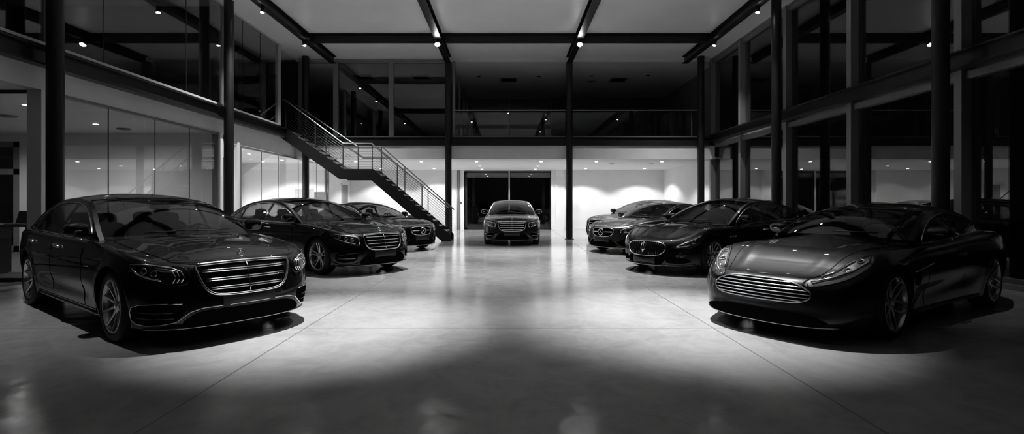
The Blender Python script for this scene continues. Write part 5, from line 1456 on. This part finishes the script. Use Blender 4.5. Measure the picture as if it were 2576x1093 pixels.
def tourer(label, loc, rz):
    P = PA_; root = empty('coupe_car', loc, rz); tag(root, label, 'car', 'cars on show'); pt = M['paint2']
    b = build_body(P, root, pt); greenhouse(P, b, root, pt); f = b.cfn(0.0)
    for x in (0.0, -P['wb']):
        for sg in (1, -1): wheel(root, x, sg * (0.80 if x == 0 else 0.82), 0.352, 'vee', 0.268, side=sg)
    side_lines(b, root, P, [[(-.86, z) for z in np.linspace(.24, .83, 9)], [(-2.0, .24), (-2.02, .5), (-2.03, .86)], [(-2.66, .3), (-2.62, .45), (-2.70, .62), (-2.9, .80), (-2.95, .93)]])
    hood_lines(b, root, P)
    for sg in (1, -1):
        tubeline('side_skirt', [(sg * float(b.c_of_x(x)), .205) for x in np.linspace(-.48, -2.5, 12)], f, 0, 0.022, M['black'], root)
        handle(b, root, -1.72, .745, sg, M['paint2'])
        # side strake
        sv = patch('side_vent', [tuple(p) for p in cat([(sg * float(b.c_of_x(x)), z) for x, z in [(-.46, .62), (-.50, .68), (-.60, .69), (-.62, .60), (-.58, .50), (-.50, .50)]], 24, True)], lambda a, c, o: b.at(a, c, 0.006 + o), M['matte'], root, 0.04, 0.01)
        tubeline('side_strake', [(sg * float(b.c_of_x(x)), .64 + .01 * k) for k, x in enumerate(np.linspace(-.46, -.98, 7))], f, 0.008, 0.006, M['chrome'], root)
    mirrors(P, b, root, pt, -1.18, .985, 0.22, (0.105, 0.125, 0.068))
    top, bot = .590, .375
    pts = [(0, top), (.22, top - .004), (.37, top - .028), (.48, top - .072), (.53, top - .115), (.50, bot + .045), (.41, bot + .012), (.22, bot + .002), (0, bot)]
    full = pts + [(-a, c) for a, c in pts[-2:0:-1]]
    go = [tuple(p) for p in cat(full, 80, True)]
    gr = patch('grille', go, lambda a, c, o: b.at(a, c, 0.006 + o), M['matte'], root, 0.04, 0.03)
    tubeline('grille_surround', go, f, 0.006, 0.008, M['chromes'], root, closed=True, parent=gr)
    gt = np.array(go)
    for k in range(6):
        z = bot + (top - bot) * (k + .8) / 6.6
        # width where the outline reaches this height
        xs = []
        for i in range(len(go)):
            (a1, c1), (a2, c2) = go[i], go[(i + 1) % len(go)]
            if (c1 - z) * (c2 - z) < 0: xs.append(a1 + (a2 - a1) * (z - c1) / (c2 - c1))
        w = max(xs) - .012 if xs else .4
        tubeline('grille_bar', [(x, z) for x in np.linspace(-w, w, 21)], f, 0.010, 0.0065, M['chromes'], root, parent=gr)
    fp = [(0, .275), (.35, .27), (.58, .245), (.70, .205), (.62, .175), (.4, .165), (0, .16)]
    fo = [tuple(p) for p in cat(fp + [(-a, c) for a, c in fp[-2:0:-1]], 60, True)]
    li = patch('lower_intake', fo, lambda a, c, o: b.at(a, c, 0.014 + o), M['matte'], root, 0.05, 0.02)
    tubeline('front_splitter', [(x, .150 + .02 * (abs(x) / .8) ** 2) for x in np.linspace(-.8, .8, 25)], f, 0.012, 0.008, M['chromes'], root)
    tf = b.topfn
    for sg in (1, -1):
        o_ = [(.845, .43), (.78, .455), (.58, .56), (.37, .66), (.23, .735), (.21, .79), (.31, .825), (.50, .785), (.68, .69), (.81, .55)]
        ol = [tuple(p) for p in cat([(x, sg * y) for x, y in o_], 46, True)]
        hl = lamp_unit(root, tf, ol, root, [([(x, sg * y) for x, y in [(.80, .50), (.66, .635), (.50, .735), (.33, .795), (.24, .78)]], .010), ([(x, sg * y) for x, y in [(.68, .53), (.54, .60), (.37, .68), (.25, .745)]], .007)], [(.49, sg * .68, .040), (.34, sg * .735, .036)], base=0.004, cover=0.014, back='lampin')
        mb = MB()
        for t in np.linspace(0, 1, 13):
            p = tf(np.array([.825 - .40 * t]), np.array([sg * (.468 + .30 * t)]), 0.010)[0]
            mb.ell(p, (.009, .009, .006), 8, 5)
        mb.build('led_row', M['chrome'], hl, True)
        # bonnet vents
        v = [tuple(p) for p in cat([(x, sg * y) for x, y in [(-.02, .36), (-.26, .415), (-.27, .485), (-.06, .425)]], 20, True)]
        bv = patch('bonnet_vent', v, lambda a, c, o: tf(a, c, 0.004 + o), M['chromes'], root, 0.03, 0.01)
        for k in range(3):
            tubeline('vent_slat', [(-.06 - .06 * k, sg * (.385 + .013 * k)), (-.09 - .06 * k, sg * (.445 + .013 * k))], tf, 0.006, 0.004, M['gloss'], root, 5, parent=bv)
    # winged badge
    w = [(0, .018), (.02, .012), (.07, .014), (.062, .004), (.05, -.004), (.03, -.008), (.012, -.012), (0, -.012)]
    w = w + [(-a, c) for a, c in w[-2:0:-1]]
    patch('winged_badge', [(.76 + c * 1.0, a * 1.0) for a, c in w], lambda a, c, o: tf(a, c, 0.006 + o), M['chromes'], root, 0.02, 0.004)
    # round disc behind the windscreen
    MB().lathe([(0.045, 0), (0.045, 0.004), (0, 0.004)], 20, (0, 0, 0)).build('tax_disc', M['paper'], root)
    d = root.children[-1]; d.location = (-1.0, .58, 1.03); d.rotation_euler = (0, math.radians(-52), math.radians(20))
    return root, b

# front axle position, heading
def place(nx, ny, ang, foh):
    """nose centre (nx, ny) and heading angle in degrees -> origin at front axle"""
    h = (math.cos(math.radians(ang)), math.sin(math.radians(ang)))
    return (nx - h[0] * foh, ny - h[1] * foh, 0), math.radians(ang)
def axle(wx, wy, ang, half, side):
    """outer contact point of one front wheel -> origin; side +1 when it is the car's left wheel"""
    a = math.radians(ang); l = (-math.sin(a), math.cos(a))
    return (wx - l[0] * half * side, wy - l[1] * half * side, 0), a
# ---------------------------------------------------------------- the cars on show
L, A = axle(-3.88, 5.04, -36.5, 0.92, -1)
saloon('large glossy black saloon nearest on the left, thick chrome grille bars and chrome-lined lower intakes', L, A, True, 'paint', 'ten')
L, A = axle(-3.63, 9.82, -36.5, 0.92, -1)
saloon('glossy black saloon second from the left, upright badge on bonnet, five twin-spoke wheels', L, A, False, 'paint', 'twin5')
L, A = place(-2.42, 14.75, -37, 0.86)
coupe('black coupe in front of the staircase foot, single grille bar with large round star', L, A, 'paint', 'twin5')
L, A = place(0.14, 16.40, -90, 0.895)
D_, _b = saloon('dark saloon facing the camera in the middle of the hall, paper on its dashboard', L, A, False, 'paint2', 'twin5')
L, A = axle(3.88, 5.14, 180 + 33.3, 0.925, 1)
tourer('low dark grey sports car nearest on the right, wide barred grille and winged badge', L, A)
L, A = place(2.62, 10.0, 180 + 35, 0.96)
trident_saloon('black saloon on the right with oval grille and chrome trident, behind the low sports car', L, A)
L, A = place(2.55, 14.1, 180 + 35, 0.86)
coupe('grey coupe on the right, single grille bar with large round star, behind the trident saloon', L, A, 'paint3', 'twin5')
L, A = place(3.17, 18.6, 180 + 33, 0.895)
saloon('dark saloon farthest back on the right, mostly hidden, in front of the bright white wall', L, A, False, 'paint', 'twin5')

def in_car(root, p):
    a = root.rotation_euler.z; x, y, z = p
    return (root.location.x + x * math.cos(a) - y * math.sin(a), root.location.y + x * math.sin(a) + y * math.cos(a), z)
def find_car(t): return [o for o in bpy.data.objects if o.get('category') == 'car' and o['label'].startswith(t)][0]
def card(root, p, sx, sy, rx, rz, lb):
    o = MB().box(-sx, sx, -sy, sy, 0, 0.006).build('paper_sheet', M['paper']); o.location = in_car(root, p); o.rotation_euler = (rx, 0, root.rotation_euler.z + rz)
    tag(o, lb, 'paper')
card(D_, (-1.0, .22, 1.035), .10, .16, 0.0, .3, 'white sheet of paper on the dashboard of the middle car')
card(find_car('grey coupe'), (-.92, .30, .965), .10, .13, 0.0, .2, 'white sheet of paper on the dashboard of the grey coupe')
o = MB().add([(0, -.07, 0), (0, .07, 0), (0, 0, .15), (.006, -.07, 0), (.006, .07, 0), (.006, 0, .15)], [(0, 1, 2), (5, 4, 3), (0, 3, 4, 1), (1, 4, 5, 2), (2, 5, 3, 0)]).build('display_card', M['paper'])
b2 = find_car('glossy black saloon second'); o.location = in_car(b2, (-1.02, -.42, 1.02)); o.rotation_euler = (0, 0, b2.rotation_euler.z)
tag(o, 'small white triangular card behind the windscreen of the second saloon from the left', 'card')
card(b2, (-1.0, .40, 1.03), .05, .08, 0.0, .2, 'small white slip on the dashboard of the second saloon from the left')

# cars parked outside in the dark: copies of the middle saloon
def copy_tree(o, parent=None):
    c = o.copy(); COL.objects.link(c)
    if parent: c.parent = parent
    for ch in list(o.children): copy_tree(ch, c)
    return c
for (x, y, rz, lb) in ((-16.6, 17.4, -0.5, 'dark car parked outside, seen through the window at the far left edge'),
                       (-4.6, 36.0, -1.45, 'dark car parked outside the back window, left of the window mullion'),
                       (-1.6, 36.5, -1.6, 'dark car parked outside the back window, directly behind the middle car'),
                       (1.6, 36.2, -1.7, 'dark car parked outside the back window, right of the window mullion')):
    c = copy_tree(D_); c.location = (x, y, -0.06); c.rotation_euler = (0, 0, rz); c['label'] = lb; c['group'] = 'cars parked outside'
